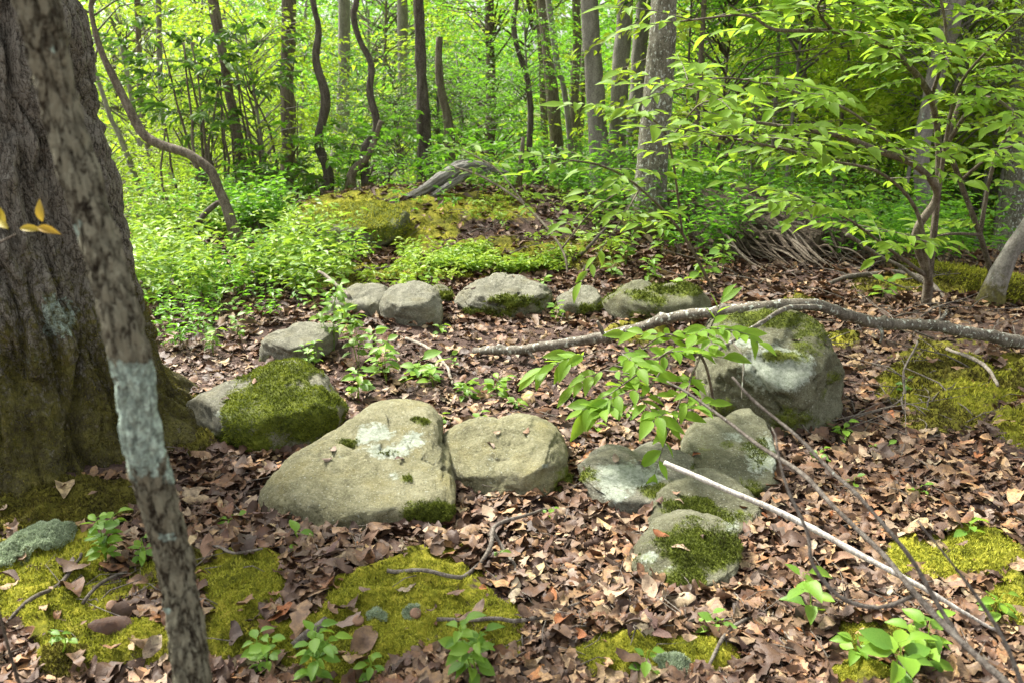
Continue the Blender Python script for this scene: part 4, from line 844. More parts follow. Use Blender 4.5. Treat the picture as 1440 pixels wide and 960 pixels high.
V, F, tn = scatter(LEAF6, P, norm(r.normal(0, 1, (n, 3)) + [0, 0, -.3]), r.normal(0, .5, (n, 3)) + [0, -.5, 1], r.uniform(.08, .15, n), np.clip(.45 + .3 * vnoise(P * .8, 4) + r.normal(0, .1, n), 0, 1))
link("young_growth", mesh_np("young_growth", V, F, M["leaf_yellow"], {"tint": tn}, False), kind="stuff", label="bright airy young growth behind the multi-stemmed shrub")
# far wood as one mass
n = 52000; r = np.random.default_rng(77); Yy = r.uniform(58, 90, n); xx = r.uniform(-1, 1, n) * .66 * Yy; zz = r.uniform(0, 1, n) ** .8
top = 9 + 5 * vnoise(np.stack([xx * .09, Yy * .05, xx * 0], 1), 3) - 9 * sstep(.44, .56, xx / Yy); P = np.stack([xx, Yy, -7.5 + zz * (top + 9)], 1)
P = P[vnoise(P * .35, 8) > -.25]; n = len(P)
V, F, tn = scatter(LEAF4, P, norm(r.normal(0, 1, (n, 3)) + [0, 0, -.3]), r.normal(0, .6, (n, 3)) + [0, -.3, 1], r.uniform(.45, .95, n), np.clip(.35 + .25 * vnoise(P * .2, 4) + r.normal(0, .1, n), 0, 1))
link("far_woodland", mesh_np("far_woodland", V, F, M["leaf_green"], {"tint": tn}, False), kind="stuff", label="mass of bright spring foliage at the far end of the wood")

# ------------------------------------------------------------------ low green plants
LT = {"big": [mesh_np("leaf", *leaf_tpl(5, w_, f, d, tw), M["leaf_near"]) for w_, f, d, tw in ((.40, .2, .10, .0), (.44, .25, .22, .2), (.36, .12, .04, -.2), (.42, .2, .32, .1))],
      "seed": [mesh_np("leaf", *leaf_tpl(4, w_, f, d, tw, .8), M["leaf_seedling"]) for w_, f, d, tw in ((.62, .2, .2, 0), (.55, .3, .35, .2), (.68, .15, .1, -.2))],
      "orange": [mesh_np("leaf", *leaf_tpl(5, .4, .3, .3, .1), M["leaf_orange"])]}
def leaf_obj(root, kind, base, axis, nrm, size, parentloc):
    me = random.choice(LT[kind]); o = link("leaf", me, root)
    a = Vector(axis).normalized(); s = a.cross(Vector(nrm)).normalized(); n_ = s.cross(a)
    o.matrix_local = Matrix.Translation(Vector(base) - Vector(parentloc)) @ Matrix((s, a, n_)).transposed().to_4x4() @ Matrix.Scale(size, 4)
    return o
def seedling(px, py, h, n, size, label, kind="seed", spread=1.0, group=None, whorl=0, base=None, name="seedling", nst=None):
    h *= 1.25; n = int(n * 1.3)
    b = ground(px, py) if base is None else np.array(base, float)
    if base is None: b[2] = float(ground_z(b[0], b[1]))
    root = thing(name, label, "plant", b, group); J = Join(); nst = nst or max(1, n // 9)
    for s in range(nst):
        az = random.uniform(0, 6.28); ln = .35 * spread * h * random.uniform(.3, 1); hh = h * random.uniform(.75, 1.05)
        tipv = np.array([math.cos(az) * ln, math.sin(az) * ln, hh]); P = [np.array([0, 0, -.01]), tipv * .5 + [random.gauss(0, .01), 0, .1 * h], tipv]
        p, rr = resample(P, [.0022, .0016, .001], .02); V, Q, Tt, *_ = tube_raw(p, rr, 5); J.add(V, Q, Tt, .3)
        m = max(3, n // nst)
        for q in range(m):
            f = 1 - (q / m) ** 1.3 * .7 if not whorl else (1 if q < 5 else .6); f = min(1, f); pp = p[int(f * (len(p) - 1))] + b
            a2 = q * 2.4 + random.uniform(-.4, .4); ax = (math.cos(a2), math.sin(a2), random.uniform(-.25, .35) + (.2 if q < 2 else 0))
            st = np.array(ax) / np.linalg.norm(ax) * size * .25
            leaf_obj(root, kind, pp + st, ax, (random.gauss(0, .3), random.gauss(-.15, .3), 1), size * random.uniform(.7, 1.15), b)
            p2 = np.array([pp - b, pp + st - b]); V, Q, Tt, *_ = tube_raw(p2, [.0009, .0007], 3); J.add(V, Q, Tt, .3)
    link("stem", J.mesh("stem", M["leaf_seedling"]), root); return root
SEED = [(150,800,.16,34,.046,"bushy blueberry-like seedling with round leaves on the moss below the oak",2),(200,800,.08,10,.038,"small dark green sprig beside the sapling's left side, right of the bushy seedling",1),
 (368,950,.10,20,.040,"bright yellow-green seedling at the bottom edge right of the leaning sapling",2),(440,975,.15,24,.046,"second bright seedling at the bottom edge, beside a rotten twig",2),(672,962,.16,26,.050,"bright green seedling in front of the centre moss patch, right end",2),
 (1140,885,.13,8,.070,"three-leaved bright seedling on the leaf bed below the white stick",1),(1300,945,.12,18,.06,"broad-leaved green seedling under the blurred grey twigs",2),(1245,960,.08,9,.085,"low plant with big dark green leaves at the bottom right",1),(1400,880,.07,9,.045,"heart-leaved seedling at the right edge below the white stick",1),(1205,945,.05,7,.05,"small green seedling at the bottom, left of the big dark leaves",1),
 (470,500,.34,40,.065,"leafy green seedling beside the wedge-shaped grey slab",3),(505,520,.27,34,.065,"leafy seedling in front of the low grey rock",3),(545,540,.22,28,.07,"round-leaved seedling at the left inside of the ring",2),(505,565,.13,16,.06,"low seedling just behind the broad olive slab",2),(590,535,.10,10,.10,"pair of large pale leaves on a short stem inside the ring",1),(440,520,.12,16,.05,"small seedling behind the moss-capped rock",2),
 (655,560,.07,14,.06,"low green plants in the middle of the ring, left clump",2),(700,558,.08,14,.06,"low green plants in the middle of the ring, right clump",2),(640,515,.06,6,.04,"tiny fern-like sprig by the lower end of the fallen branch",1),
 (1128,572,.06,8,.055,"star-shaped seedling on the tall boulder's face",1),(1066,575,.05,6,.045,"tiny sprig at the left foot of the tall boulder",1),(1185,620,.08,8,.045,"small seedling to the right of the tall boulder's foot",1),(1240,640,.05,6,.045,"tiny green seedling on the right leaf bed",1),(1205,690,.04,6,.04,"tiny green sprig in the leaf litter right of the white stick",1),
 (785,455,.10,10,.055,"small sprig in front of the small square rock",1),(915,400,.16,14,.075,"bright seedling behind the low mossy rock",2),(860,395,.13,12,.07,"seedling with pointed leaves left of the lichen-flecked tree",2),(985,400,.17,16,.075,"pointed-leaved seedling between the flecked tree and rotten log",2),(1240,420,.12,8,.09,"seedling with drooping leaves by the multi-stemmed shrub",1),(1015,385,.2,14,.075,"seedling growing against the rotten log",2),
(880,375,.2,16,.085,"bright pointed-leaved seedling right at the foot of the lichen-flecked tree",2),(930,360,.22,16,.085,"pointed-leaved seedling against the left end of the rotten log",2),(960,430,.14,12,.07,"bright leafy sprig on the low mossy rock",2),(1035,350,.2,14,.085,"leafy sprig growing out of the rotten log",2),(840,330,.2,14,.08,"tall seedling behind the thin dark slanting stick",2),
 (760,420,.1,8,.07,"seedling with pale round leaves in front of the humped boulder's right end",1),(620,470,.06,6,.05,"tiny sprig in the leaves below the speckled rock",1),(880,590,.05,5,.045,"tiny sprig under the hanging green spray",1),(1270,560,.05,5,.04,"tiny sprig at the edge of the right moss bank",1),(340,480,.12,12,.05,"seedling left of the wedge-shaped slab",2),(300,500,.14,16,.05,"bushy seedling between the oak and the wedge-shaped slab",2),(575,430,.05,4,.05,"tiny sprig hugging the speckled rock",1),
 (1360,760,.05,5,.05,"small yellow-green sprout on the right moss hummock",1),(905,955,.05,5,.04,"small sprout at the bottom edge moss",1),(90,935,.06,6,.03,"small sprout on the bottom left moss",1),(520,960,.06,7,.035,"small sprout at the bottom edge of the centre moss",1),
 (620,600,.06,8,.05,"small sprig behind the rounded boulder",1),(530,600,.07,10,.05,"tiny sprig on the far edge of the broad slab",1),(610,545,.10,12,.06,"leafy sprig left of the two middle clumps",1),(730,575,.06,8,.045,"tiny sprig right of the two middle clumps",1),(670,600,.05,6,.04,"tiny sprig between the middle clumps and the rounded boulder",1),(1150,650,.05,6,.045,"tiny sprig below the tall boulder's right foot",1),(1300,700,.04,5,.04,"tiny sprig alone on the right leaf bed",1),(1000,900,.05,6,.045,"tiny sprig beside the crooked bottom twig",1),(330,740,.05,6,.04,"tiny sprig between the leaning sapling and the broad slab",1),
 (420,770,.05,3,.07,"single green leaf shoot at the front foot of the broad slab",1),(840,612,.04,4,.05,"tiny sprig right of the rounded boulder",1),(770,735,.05,6,.026,"tiny yellowish shoot in the leaves in front of the rounded boulder",1),(705,790,.04,5,.026,"tiny yellow sprout beside the forked twig",1)]
for px, py, h, n, s, lb, ns in SEED: seedling(px, py, h, n, s, lb, nst=ns)
# forest-floor ground cover (uncountable): left patch, knoll and beyond
def cover(n, boxes, size, seed, matn, lab, hmax, thr=-.25):
    r = np.random.default_rng(seed); C = []
    for (cx, cy, rx, ry, wt) in boxes:
        m = int(n * wt); a = r.uniform(0, 2*np.pi, m); q = np.sqrt(r.uniform(0, 1, m)); C.append(np.stack([cx + rx * q * np.cos(a), cy + ry * q * np.sin(a)], 1))
    C = np.vstack(C); D = FW + ((C[:, 0] - 720) / FPX)[:, None] * RT - ((C[:, 1] - 480) / FPX)[:, None] * UP; tt = 1.5 / np.maximum(-D[:, 2], .04)
    for _ in range(4): P = CAM + D * tt[:, None]; tt = (1.5 - H(P[:, 0], P[:, 1])) / np.maximum(-D[:, 2], .04)
    P = P[(P[:, 1] < 12)]; P = P[~in_rocks(P[:, 0], P[:, 1], .95)]
    P = P[fbm(P * 3.0, 2, seed) > thr]; P[:, 2] = ground_z(P[:, 0], P[:, 1])
    n = len(P); lp = 9; hh = hmax * r.uniform(.3, 1, n) * (1 + .5 * vnoise(P * 1.5, 5)); tilt = r.normal(0, .35, (n, 2))
    f = r.uniform(.35, 1, (n, lp)); pos = P[:, None, :] + np.stack([tilt[:, None, 0] * hh[:, None] * f, tilt[:, None, 1] * hh[:, None] * f, hh[:, None] * f], -1)
    az = r.uniform(0, 2*np.pi, (n, lp)); ax = np.stack([np.cos(az), np.sin(az), r.uniform(-.3, .5, (n, lp))], -1); nr = r.normal(0, .4, (n, lp, 3)) + [0, 0, 1]
    tint = np.clip(r.normal(.3, .22, (n, 1)) + r.normal(0, .1, (n, lp)), 0, 1)
    V, F, tn = scatter(LEAF6, (pos + ax * .012).reshape(-1, 3), ax.reshape(-1, 3), nr.reshape(-1, 3), size * r.uniform(.6, 1.2, n * lp), tint.ravel())
    link("ground_cover", mesh_np("ground_cover", V, F, M[matn], {"tint": tn}, False), kind="stuff", label=lab)
    J = Join()
    base = P; topp = P + np.stack([tilt[:, 0] * hh, tilt[:, 1] * hh, hh], 1); w_ = .0016
    V = np.stack([base - [w_, 0, 0], base + [w_, 0, 0], topp], 1).reshape(-1, 3); F = np.arange(len(V)).reshape(-1, 3)
    link("ground_cover_stems", mesh_np("ground_cover_stems", V, F, M["bark_twig"], {}, False), kind="stuff", label="thin stalks of the ground cover")
cover(520, [(300,370,135,55,.5),(250,440,75,60,.2),(380,400,110,60,.3),(460,375,60,30,.1)], .052, 301, "leaf_green", "leafy green ground cover between the oak and the mossy ledge", .27)
cover(1500, [(310,350,130,45,.45),(240,420,70,60,.2),(400,380,100,50,.35)], .075, 305, "leaf_seedling", "taller bushy undergrowth in clumps between the oak and the ledge", .50, .1)
cover(1000, [(640,345,150,45,.5),(740,330,150,60,.35),(560,390,90,18,.15),(640,280,130,25,.25)], .058, 302, "leaf_seedling", "sprinkled low greenery on the knoll", .16, .12)
cover(2200, [(1120,300,200,35,.5),(1300,350,160,30,.25),(900,290,130,25,.25),(280,315,130,20,.25),(720,285,200,15,.2)], .075, 303, "leaf_green", "leafy undergrowth at the rim of the knoll", .62)

# ------------------------------------------------------------------ shrub with in-focus leaves on the right
def leafy(name, label, stems, kind, size, n_vis, seed, twigs=7, mat="bark_brown", nleaf=9, zdroop=.12, tl=.28, minf=.35):
    """stems: list of [(px,py,Y,width px)...]; leaves are parts, in sprays on side twigs"""
    r = random.Random(seed); b = None; J = None; allp = []
    for st in stems:
        P = [atY(x, y, Y) for x, y, Y, _ in st]; rad = [w_ / 2 / FPX * Y / .93 for *_, Y, w_ in st]
        if b is None:
            b = onground(P[0][0], P[0][1]); P = [b - [0, 0, .05]] + P[1:] if abs(P[0][2] - b[2]) < .12 else [b - [0, 0, .05]] + P; rad = rad if len(rad) == len(P) else [rad[0]] + rad
        allp.append((P, rad))
    root = thing(name, label, "shrub", b)
    count = 0
    for P, rad in allp:
        p, rr = resample(P, rad, .04); V, Q, Tt, *_ = tube_raw(p, rr, 10); V = V + rng.normal(0, .0006, V.shape)
        link("branch", mesh_np("branch", V - b, [Q, Tt], M[mat], {"moss": np.zeros(len(V)), "lichen": np.zeros(len(V))}), root)
    JT = Join(); leafs = []
    for P, rad in allp[0 if len(allp) == 1 else 0:]:
        p, rr = resample(P, rad, .04); vis = [k for k in range(len(p)) if k / len(p) > minf and p[k][2] > b[2] + .25]
        if not vis: continue
        for q in range(twigs):
            k = r.choice(vis) if q else vis[-1]; s = p[k]; az = r.uniform(0, 6.28); d = np.array([math.cos(az), math.sin(az) * .8 - .15, r.uniform(-.15, .25)]); d /= np.linalg.norm(d)
            if q == 0: d = norm(p[-1] - p[-3])
            L = tl * r.uniform(.6, 1.3); e = s + d * L + np.array([0, 0, -.06 * L]); JT.tube([s - b, (s + e) / 2 - b + [0, 0, .03 * L], e - b], [.0028, .002, .001], 4, .06, .3)
            side = norm(np.cross(d, [0, 0, 1.]))
            for m in range(nleaf):
                f = (m + .6) / nleaf if m < nleaf - 1 else 1.0; pos = s + (e - s) * f + np.array([0, 0, .03 * L * (1 - (2*f-1)**2)]); sg = 1 if m % 2 else -1
                ax = d * .8 + side * sg * (.9 if m < nleaf - 1 else 0) + np.array([r.gauss(0, .18), r.gauss(0, .18), -zdroop + r.gauss(0, .15)])
                leafs.append((pos, ax, (r.gauss(0, .3), r.gauss(-.45, .3), 1), size * r.uniform(.65, 1.2) * (.75 + .25 * f)))
    link("twigs", JT.mesh("twigs", M["bark_twig"]), root, kind="stuff")
    def key(l):
        a, c, t = project(l[0][None]); inn = -20 < a[0] < 1460 and -20 < c[0] < 980; return (0 if inn else 1, -l[3] / t[0])
    leafs.sort(key=key)
    for l in leafs[:n_vis]: leaf_obj(root, kind, *l, b)
    rest = leafs[n_vis:]
    if rest:
        V, F, tn = scatter(leaf_tpl(3, .42), np.array([l[0] for l in rest]), np.array([l[1] for l in rest]), np.array([l[2] for l in rest], float), np.array([l[3] for l in rest]), np.array([r.uniform(.1, .5) for l in rest]))
        link("leaves", mesh_np("leaves", V - b, F, M["leaf_near"], {"tint": tn}), root, kind="stuff")
    return root
leafy("leafy_shrub", "multi-stemmed shrub with arching branches and bright layered leaves on the right",
 [[(1300,440,5.6,14),(1305,390,5.5,12),(1288,330,5.4,11),(1318,275,5.3,10),(1290,235,5.1,9),(1235,212,4.8,8),(1180,192,4.5,6),(1100,178,4.2,5),(1060,172,4.0,3)],
  [(1300,430,5.6,11),(1313,330,5.5,9),(1320,220,5.5,8),(1309,140,5.3,8),(1270,85,5.0,8),(1225,55,4.8,7),(1170,44,4.5,6),(1090,42,4.2,4),(1050,22,4.1,3),(960,30,4.0,2)],
  [(1308,400,5.5,8),(1290,300,5.3,5),(1240,245,5.0,4),(1160,225,4.5,3),(1080,205,4.1,3),(1000,190,3.9,2)],
  [(1313,330,5.5,7),(1330,200,5.3,5),(1350,120,5.1,4),(1400,60,4.9,3),(1440,20,4.8,2)],
  [(1320,220,5.5,6),(1380,140,5.1,5),(1440,165,4.8,3),(1500,180,4.7,2)],
  [(1305,390,5.5,6),(1250,350,5.2,4),(1180,300,4.9,3),(1130,280,4.6,2)],
  [(1290,235,5.1,5),(1200,160,4.8,3),(1120,130,4.4,3),(1020,110,4.1,2),(940,130,3.9,1.5)],
  [(1309,140,5.3,5),(1330,60,5.0,4),(1320,-20,4.9,3)],[(1170,44,4.5,4),(1150,10,4.3,3),(1180,-30,4.2,2)]], "big", .105, 290, 3, twigs=19, nleaf=9, tl=.38)
leafy("leafy_shrub", "second slender shrub with wavy stems near the right edge",
 [[(1405,405,6.0,8),(1378,330,5.9,7),(1350,255,5.8,7),(1335,200,5.7,6),(1350,140,5.7,5)],[(1378,330,5.9,6),(1395,240,5.8,5),(1430,160,5.6,4)],[(1350,255,5.8,5),(1400,215,5.6,3),(1450,200,5.5,2)],[(1378,330,5.9,5),(1330,330,5.6,3),(1280,345,5.4,2)]], "big", .12, 120, 9, twigs=7, nleaf=7)
leafy("leafy_shrub", "low spray of large bright green leaves hanging over the middle of the ring",
 [[(1010,590,3.7,4),(1000,545,3.6,4),(985,500,3.45,3.5),(950,490,3.35,3),(905,520,3.25,2.5),(870,545,3.2,2)],[(985,500,3.45,3),(940,470,3.45,2.5),(890,500,3.4,2),(850,520,3.35,1.5)],[(985,500,3.45,3),(965,545,3.2,2.5),(945,590,3.1,2),(935,620,3.05,1.5)],[(985,500,3.45,3),(1000,460,3.4,2)],[(950,490,3.35,2),(900,560,3.2,2),(860,570,3.15,1.5)],[(905,520,3.25,2),(860,490,3.3,1.5),(825,500,3.3,1.2)]], "big", .11, 240, 4, twigs=6, nleaf=6, tl=.17, minf=.3)
leafy("leafy_shrub", "thin twiggy seedling with small green leaves in front of the grey dead log",
 [[(800,400,6.4,3),(790,350,6.6,3),(740,290,7.0,3),(680,250,7.4,3),(640,235,7.6,2)],[(740,290,7.0,2.5),(700,240,7.2,2),(650,210,7.4,2)],[(790,350,6.6,2.5),(830,300,6.5,2),(870,270,6.4,1.5)]], "big", .11, 100, 12, twigs=6, nleaf=5, tl=.25)
leafy("leafy_shrub", "arching thin branch of green leaves in front of the grey trunk cluster",
 [[(1010,425,5.9,4),(960,330,5.6,4),(900,265,5.4,3),(850,235,5.2,3),(800,225,5.1,2)],[(960,330,5.6,3),(940,200,5.2,3),(900,160,5.0,3),(850,150,4.9,2)],[(900,265,5.4,2.5),(880,300,5.1,2),(860,330,5.0,1.5)],[(940,200,5.2,2.5),(980,150,5.,2),(1010,140,4.9,1.5)]], "big", .115, 160, 15, twigs=8, nleaf=7, tl=.3)

# orange-leaved sprout in front of the oak
root = thing("ochre_seedling", "blurred sprout of ochre and yellow leaves before the oak at the left edge", "plant", onground(-.78, 1.36))
b = np.array(root.location); J = Join(); tipp = atY(22, 330, 1.36) - b
J.tube([[0, 0, 0], [-.12, 0, .5], tipp + [-.12, 0, -.12], tipp], [.004, .003, .002, .0015], 6, .05); link("stem", J.mesh("stem", M["bark_brown"]), root)
for px, py, ax, s in ((8,312,(-.5,0,.8),.036),(12,322,(-.3,.1,.2),.03),(28,322,(1,0,.05),.032),(52,320,(.9,-.1,-.15),.034),(60,312,(-.1,0,.9),.034),(0,308,(-.3,0,.9),.034)):
    leaf_obj(root, "orange", atY(px, py, 1.36), ax, (0, -.8, .6), s, b)

# ------------------------------------------------------------------ fallen branches and sticks
def stick(path, mat, label, name="fallen_branch", cat="branch", segs=10, side=None, jit=.002, base=None, lich=0., knots=0, step=.02):
    """path: (px, py, Y or None = on the ground, width px)"""
    def conv(pa):
        P = []; R_ = []
        for x, y, Yy, w_ in pa:
            if Yy is None: g = ground(x, y); g[2] = float(ground_z(g[0], g[1])) + .018; p = g
            else: p = atY(x, y, Yy)
            P.append(p); R_.append(w_ / 2 / FPX * np.dot(p - CAM, FW))
        return P, R_
    P, R_ = conv(path); b = np.array(P[0]) - [0, 0, .01]; b[2] = min(b[2], float(H(b[0], b[1])[0])) if name != "x" else b[2]
    root = thing(name, label, cat, b)
    for k, pa in enumerate([path] + (side or [])):
        P, R_ = conv(pa); p, r = resample(P, R_, step)
        p[1:-1] += np.stack([vnoise(p[1:-1] * 9 + s_, 7) for s_ in (0, 20, 40)], 1) * jit * 3
        V, Q, Tt, ang, ln, D = tube_raw(p, r, segs); V = V + D * (np.interp(ln, [0, 1], [0, 0]) + r.mean() * .18 * fbm(V * 40, 3, 5))[:, None]
        if knots: V = V + D * (r.mean() * .5 * np.exp(-(((ln * 3.1) % 1 - .5) / .06) ** 2) * (np.cos(ang + ln * 5) > .2))[:, None]
        link("stem" if k == 0 else "side_twig", mesh_np("stem", V - b, [Q, Tt], mat, {"moss": np.zeros(len(V)), "lichen": np.full(len(V), lich)}), root)
    return root
stick([(667,500,None,12),(740,490,4.62,13),(850,474,4.42,14),(940,448,4.25,14),(1010,438,4.12,15),(1060,434,4.06,17),(1130,428,4.06,16),(1185,440,4.15,15),(1232,455,4.3,16),(1310,458,4.32,16),(1380,470,4.32,17),(1480,490,4.3,18)], M["bark_branch"], "long fallen branch flecked with white lichen lying across the ring and tall boulder",
      side=[[(1160,434,4.06,7),(1110,432,3.95,7),(1075,450,3.8,6),(1030,480,3.6,5),(980,505,3.5,3)],[(1030,480,3.6,3),(1045,505,3.5,2),(1043,560,3.42,1.5)],[(850,474,4.42,6),(846,462,4.4,5),(840,452,4.38,4)],[(1232,455,4.3,6),(1240,468,4.25,5),(1238,482,4.22,3)],[(740,490,4.62,6),(748,498,4.58,4),(752,504,4.56,3)],[(1310,458,4.32,7),(1325,446,4.34,5),(1332,436,4.36,3)]], segs=18, knots=1, jit=.002, lich=.12)
stick([(934,650,2.62,7),(1010,683,2.52,8),(1100,722,2.42,9),(1210,780,2.28,9),(1300,828,2.18,8),(1360,862,2.13,6),(1402,886,2.1,4)], M["wood_white"], "thin bleached white stick lying over the long stepped rock", segs=10, jit=.001)
stick([(1560,1130,1.0,12.0),(1490,1030,1.12,11.2),(1415,962,1.25,10.5),(1330,880,1.38,9.0),(1285,830,1.46,8.2),(1225,765,1.58,7.5),(1170,710,1.68,6.8),(1110,655,1.82,6.8),(1040,605,1.95,5.2),(985,565,2.05,4.5),(938,536,2.12,3.0)], M["bark_twig"], "bare grey twiggy branch, blurred, arching in from the bottom right corner",
      side=[[(1350,900,1.36,7.5),(1325,860,1.4,6.8),(1270,770,1.45,6.0),(1210,700,1.52,6.0),(1160,655,1.6,5.2),(1100,600,1.7,4.5),(1055,560,1.76,4.5),(1030,530,1.8,3.0)],
            [(1290,835,1.46,6.0),(1235,853,1.48,6.0),(1180,838,1.5,6.0),(1145,795,1.53,5.2),(1138,750,1.56,4.5),(1110,690,1.6,4.5),(1092,640,1.64,3.0),(1085,600,1.68,2.2)],
            [(1440,985,1.22,6.8),(1400,880,1.26,6.0),(1330,780,1.3,3.8),(1290,730,1.34,2.2)]], segs=10, jit=.002)
FL = [([(545,815,None,6),(590,825,None,6),(636,832,None,6),(660,808,2.35,6),(690,765,2.5,6),(698,740,2.6,6),(735,725,2.65,5),(770,722,None,3)], "forked grey twig bent over the centre moss patch", [[(693,745,2.6,6),(715,790,None,5),(728,825,None,4)]]),
 ([(615,888,None,6),(690,896,None,6),(735,888,None,6),(800,862,None,6),(850,835,None,5),(885,812,None,4)], "long curved bare twig in front of the leaf bed, bottom centre", None),
 ([(815,888,None,4),(880,874,None,5),(920,858,None,3)], "short twig right of the long curved one", None),
 ([(0,898,None,6),(50,865,None,6),(90,835,None,6),(118,800,None,4)], "dark twig slanting across the moss at the lower left", None),
 ([(120,868,None,5),(145,840,None,5),(180,815,None,4)], "short dark twig below the bushy seedling", None),
 ([(990,960,None,5),(1020,912,None,6),(1060,870,None,5),(1080,858,None,3)], "crooked twig at the bottom edge below the front mossy rock", [[(1020,912,None,4),(1000,885,None,3)]]),
 ([(1028,838,None,3),(1080,880,None,4),(1120,920,None,3),(1145,960,None,3)], "thin pale twig on the litter near the bottom", None),
 ([(900,742,2.75,5),(995,745,2.75,6)], "short broken stick lying on the moss between the two right rocks", None),
 ([(565,478,None,5),(600,492,None,5),(625,515,None,5),(637,545,None,4)], "pale curved twig inside the ring at the left", None),
 ([(448,382,5.6,4),(470,398,5.5,5),(492,418,5.4,5)], "short whitish stick behind the low grey rock", None),
 ([(480,392,None,6),(540,385,None,7),(605,382,None,6),(625,386,None,4)], "dark dead branch lying behind the speckled rock", None),
 ([(790,382,None,5),(825,350,6.9,5),(855,318,7.0,4)], "thin dark stick slanting up left of the flecked tree", None),
 ([(255,335,7.6,9),(300,290,7.6,8),(308,284,7.6,6)], "dark broken branch leaning beside the arching tree", None),
 ([(1160,405,None,6),(1200,398,None,7),(1260,392,None,7),(1300,405,None,7),(1330,425,None,5)], "curved dead branch lying before the mossy log on the right", None),
 ([(1330,500,None,5),(1380,530,None,6),(1400,560,None,4)], "pale peeling stick on the right-hand moss bank", None),
 ([(1140,610,None,3),(1260,575,None,3),(1270,520,4.0,3),(1290,480,4.1,3)], "thin dry stalks right of the tall boulder", None),
 ([(1190,330,6.0,6),(1240,360,6,5),(1300,398,5.9,5),(1320,420,5.8,4)], "long thin grey branch leaning from the shrub to the mossy log", None),
 ([(300,790,None,4),(330,805,None,4),(372,798,None,3)], "thin arching stalk right of the leaning sapling", None),
 ([(435,860,None,7),(440,835,None,6),(445,815,None,4)], "stubby bleached twig upright in the centre moss patch", None),
 ([(415,930,None,14),(440,915,None,15),(460,895,None,10)], "short rotten brown stick at the bottom edge between two seedlings", None),
 ([(1140,745,None,4),(1190,745,None,5),(1260,738,None,4)], "dark twig in the litter right of the white stick", None),
 ([(1100,960,None,3),(1060,905,None,3),(1030,880,None,2)], "hair-thin curved twig in the bottom right litter", None)]
for pa, lb, sd_ in FL:
    stick(pa, M["bark_dark" if "dark" in lb else "wood_pale" if ("pale" in lb or "whit" in lb or "bleach" in lb) else "bark_twig"], lb, name="twig", cat="twig", segs=8, side=sd_, jit=.003, knots=0)
# fine twigs, bark bits: uncountable
J = Join(); P = litter_points(900, 400, 960, .9)
for p in P:
    az = random.uniform(0, 6.28); L = random.uniform(.03, .14); d = np.array([math.cos(az), math.sin(az), random.gauss(0, .1)]) * L
    J.tube([p + [0, 0, .02], p + d * .5 + [random.gauss(0, .008), random.gauss(0, .008), .028], p + d + [0, 0, .02]], [.0022, .0018, .001], 4, .04, random.random())
link("twig_debris", J.mesh("twig_debris", M["bark_twig"]), kind="stuff", label="fine broken twigs strewn through the litter")

J = Join()
for (cx, cy, rx, ry, m) in ((1080,350,170,55,70),(1300,430,140,60,60),(1250,560,130,70,45),(700,330,200,40,30),(1050,880,250,60,25),(200,870,140,60,25)):
    for _ in range(m):
        g_ = ground(cx + rx * random.uniform(-1, 1), cy + ry * random.uniform(-1, 1)); az = random.uniform(0, 3.14); L = random.uniform(.12, .6) * (1 if cy < 700 else .4); rr = random.uniform(.0018, .006) * (1 if cy < 700 else .5)
        d = np.array([math.cos(az), math.sin(az), random.uniform(-.05, .3)]) * L; p = g_ + [0, 0, .02]
        J.tube([p, p + d * .35 + [random.gauss(0, .02), random.gauss(0, .02), .02], p + d * .7 + [random.gauss(0, .03), 0, .01], p + d], [rr, rr * .85, rr * .6, rr * .3], 5, .07, random.random())
link("brushwood", J.mesh("brushwood", M["bark_twig"]), kind="stuff", label="tangle of thin dead sticks around the log and on the right bank")
# ------------------------------------------------------------------ logs
def log_mesh(pts, rad, mat, ridge, segs=64, step=.02, moss=0., flat=.8, seed=1, mossz=None):
    p, r = resample(pts, rad, step); V, Q, Tt, ang, ln, D = tube_raw(p, r, segs)
    u = np.stack([np.cos(ang) * 2.2, np.sin(ang) * 2.2, ln * .6], 1) * 3.4 + seed
    dsp = -ridge * np.exp(-(np.abs(vnoise(u, 3)) / .16) ** 2) - ridge * .6 * np.exp(-(np.abs(vnoise(u * 2.1, 4)) / .2) ** 2) + r.mean() * .18 * fbm(V * 3, 3, 5) + ridge * .3 * fbm(V * 40, 2, 9)
    V = V + D * dsp[:, None]; m = np.clip(moss * np.clip(D[:, 2] + .5 + .5 * fbm(V * 5, 3, 6), 0, 1), 0, 1)
    return V, Q, Tt, m
# rotten log: long split slabs of brown wood, each a part
RB = ground(1110, 385); root = thing("rotten_log", "broad rotting brown log broken into splintered slabs behind the ring", "log", RB)
slabs = [((985,322,7.9),(1080,338,7.4),(1195,400,6.6),.17),((975,340,7.7),(1060,372,7.1),(1150,402,6.6),.13),((1010,312,8.1),(1110,325,7.7),(1185,352,7.3),.14),((960,350,7.5),(1010,375,7.1),(1080,402,6.7),.12),((1130,345,7.4),(1180,372,7.1),(1215,392,6.9),.09),((1000,330,7.6),(1100,365,7.),(1180,396,6.6),.08),((990,360,7.3),(1050,385,7.),(1110,398,6.7),.07)]
for k_, (a, b_, c, rr) in enumerate(slabs):
    P = [atY(*a), atY(*b_), atY(*c)]
    for q in P: q[2] = max(min(q[2], float(H(q[0], q[1])[0]) + .34), float(H(q[0], q[1])[0]) + .10)
    V, Q, Tt, m = log_mesh(P, [rr * .7, rr * 1.35, rr * .7], M["wood_rot"], .035, 48, .03, seed=k_ * 3.3)
    link("slab", mesh_np("slab", V - RB, [Q, Tt], M["wood_rot"], {"moss": m * 0, "lichen": m * 0}, False), root)
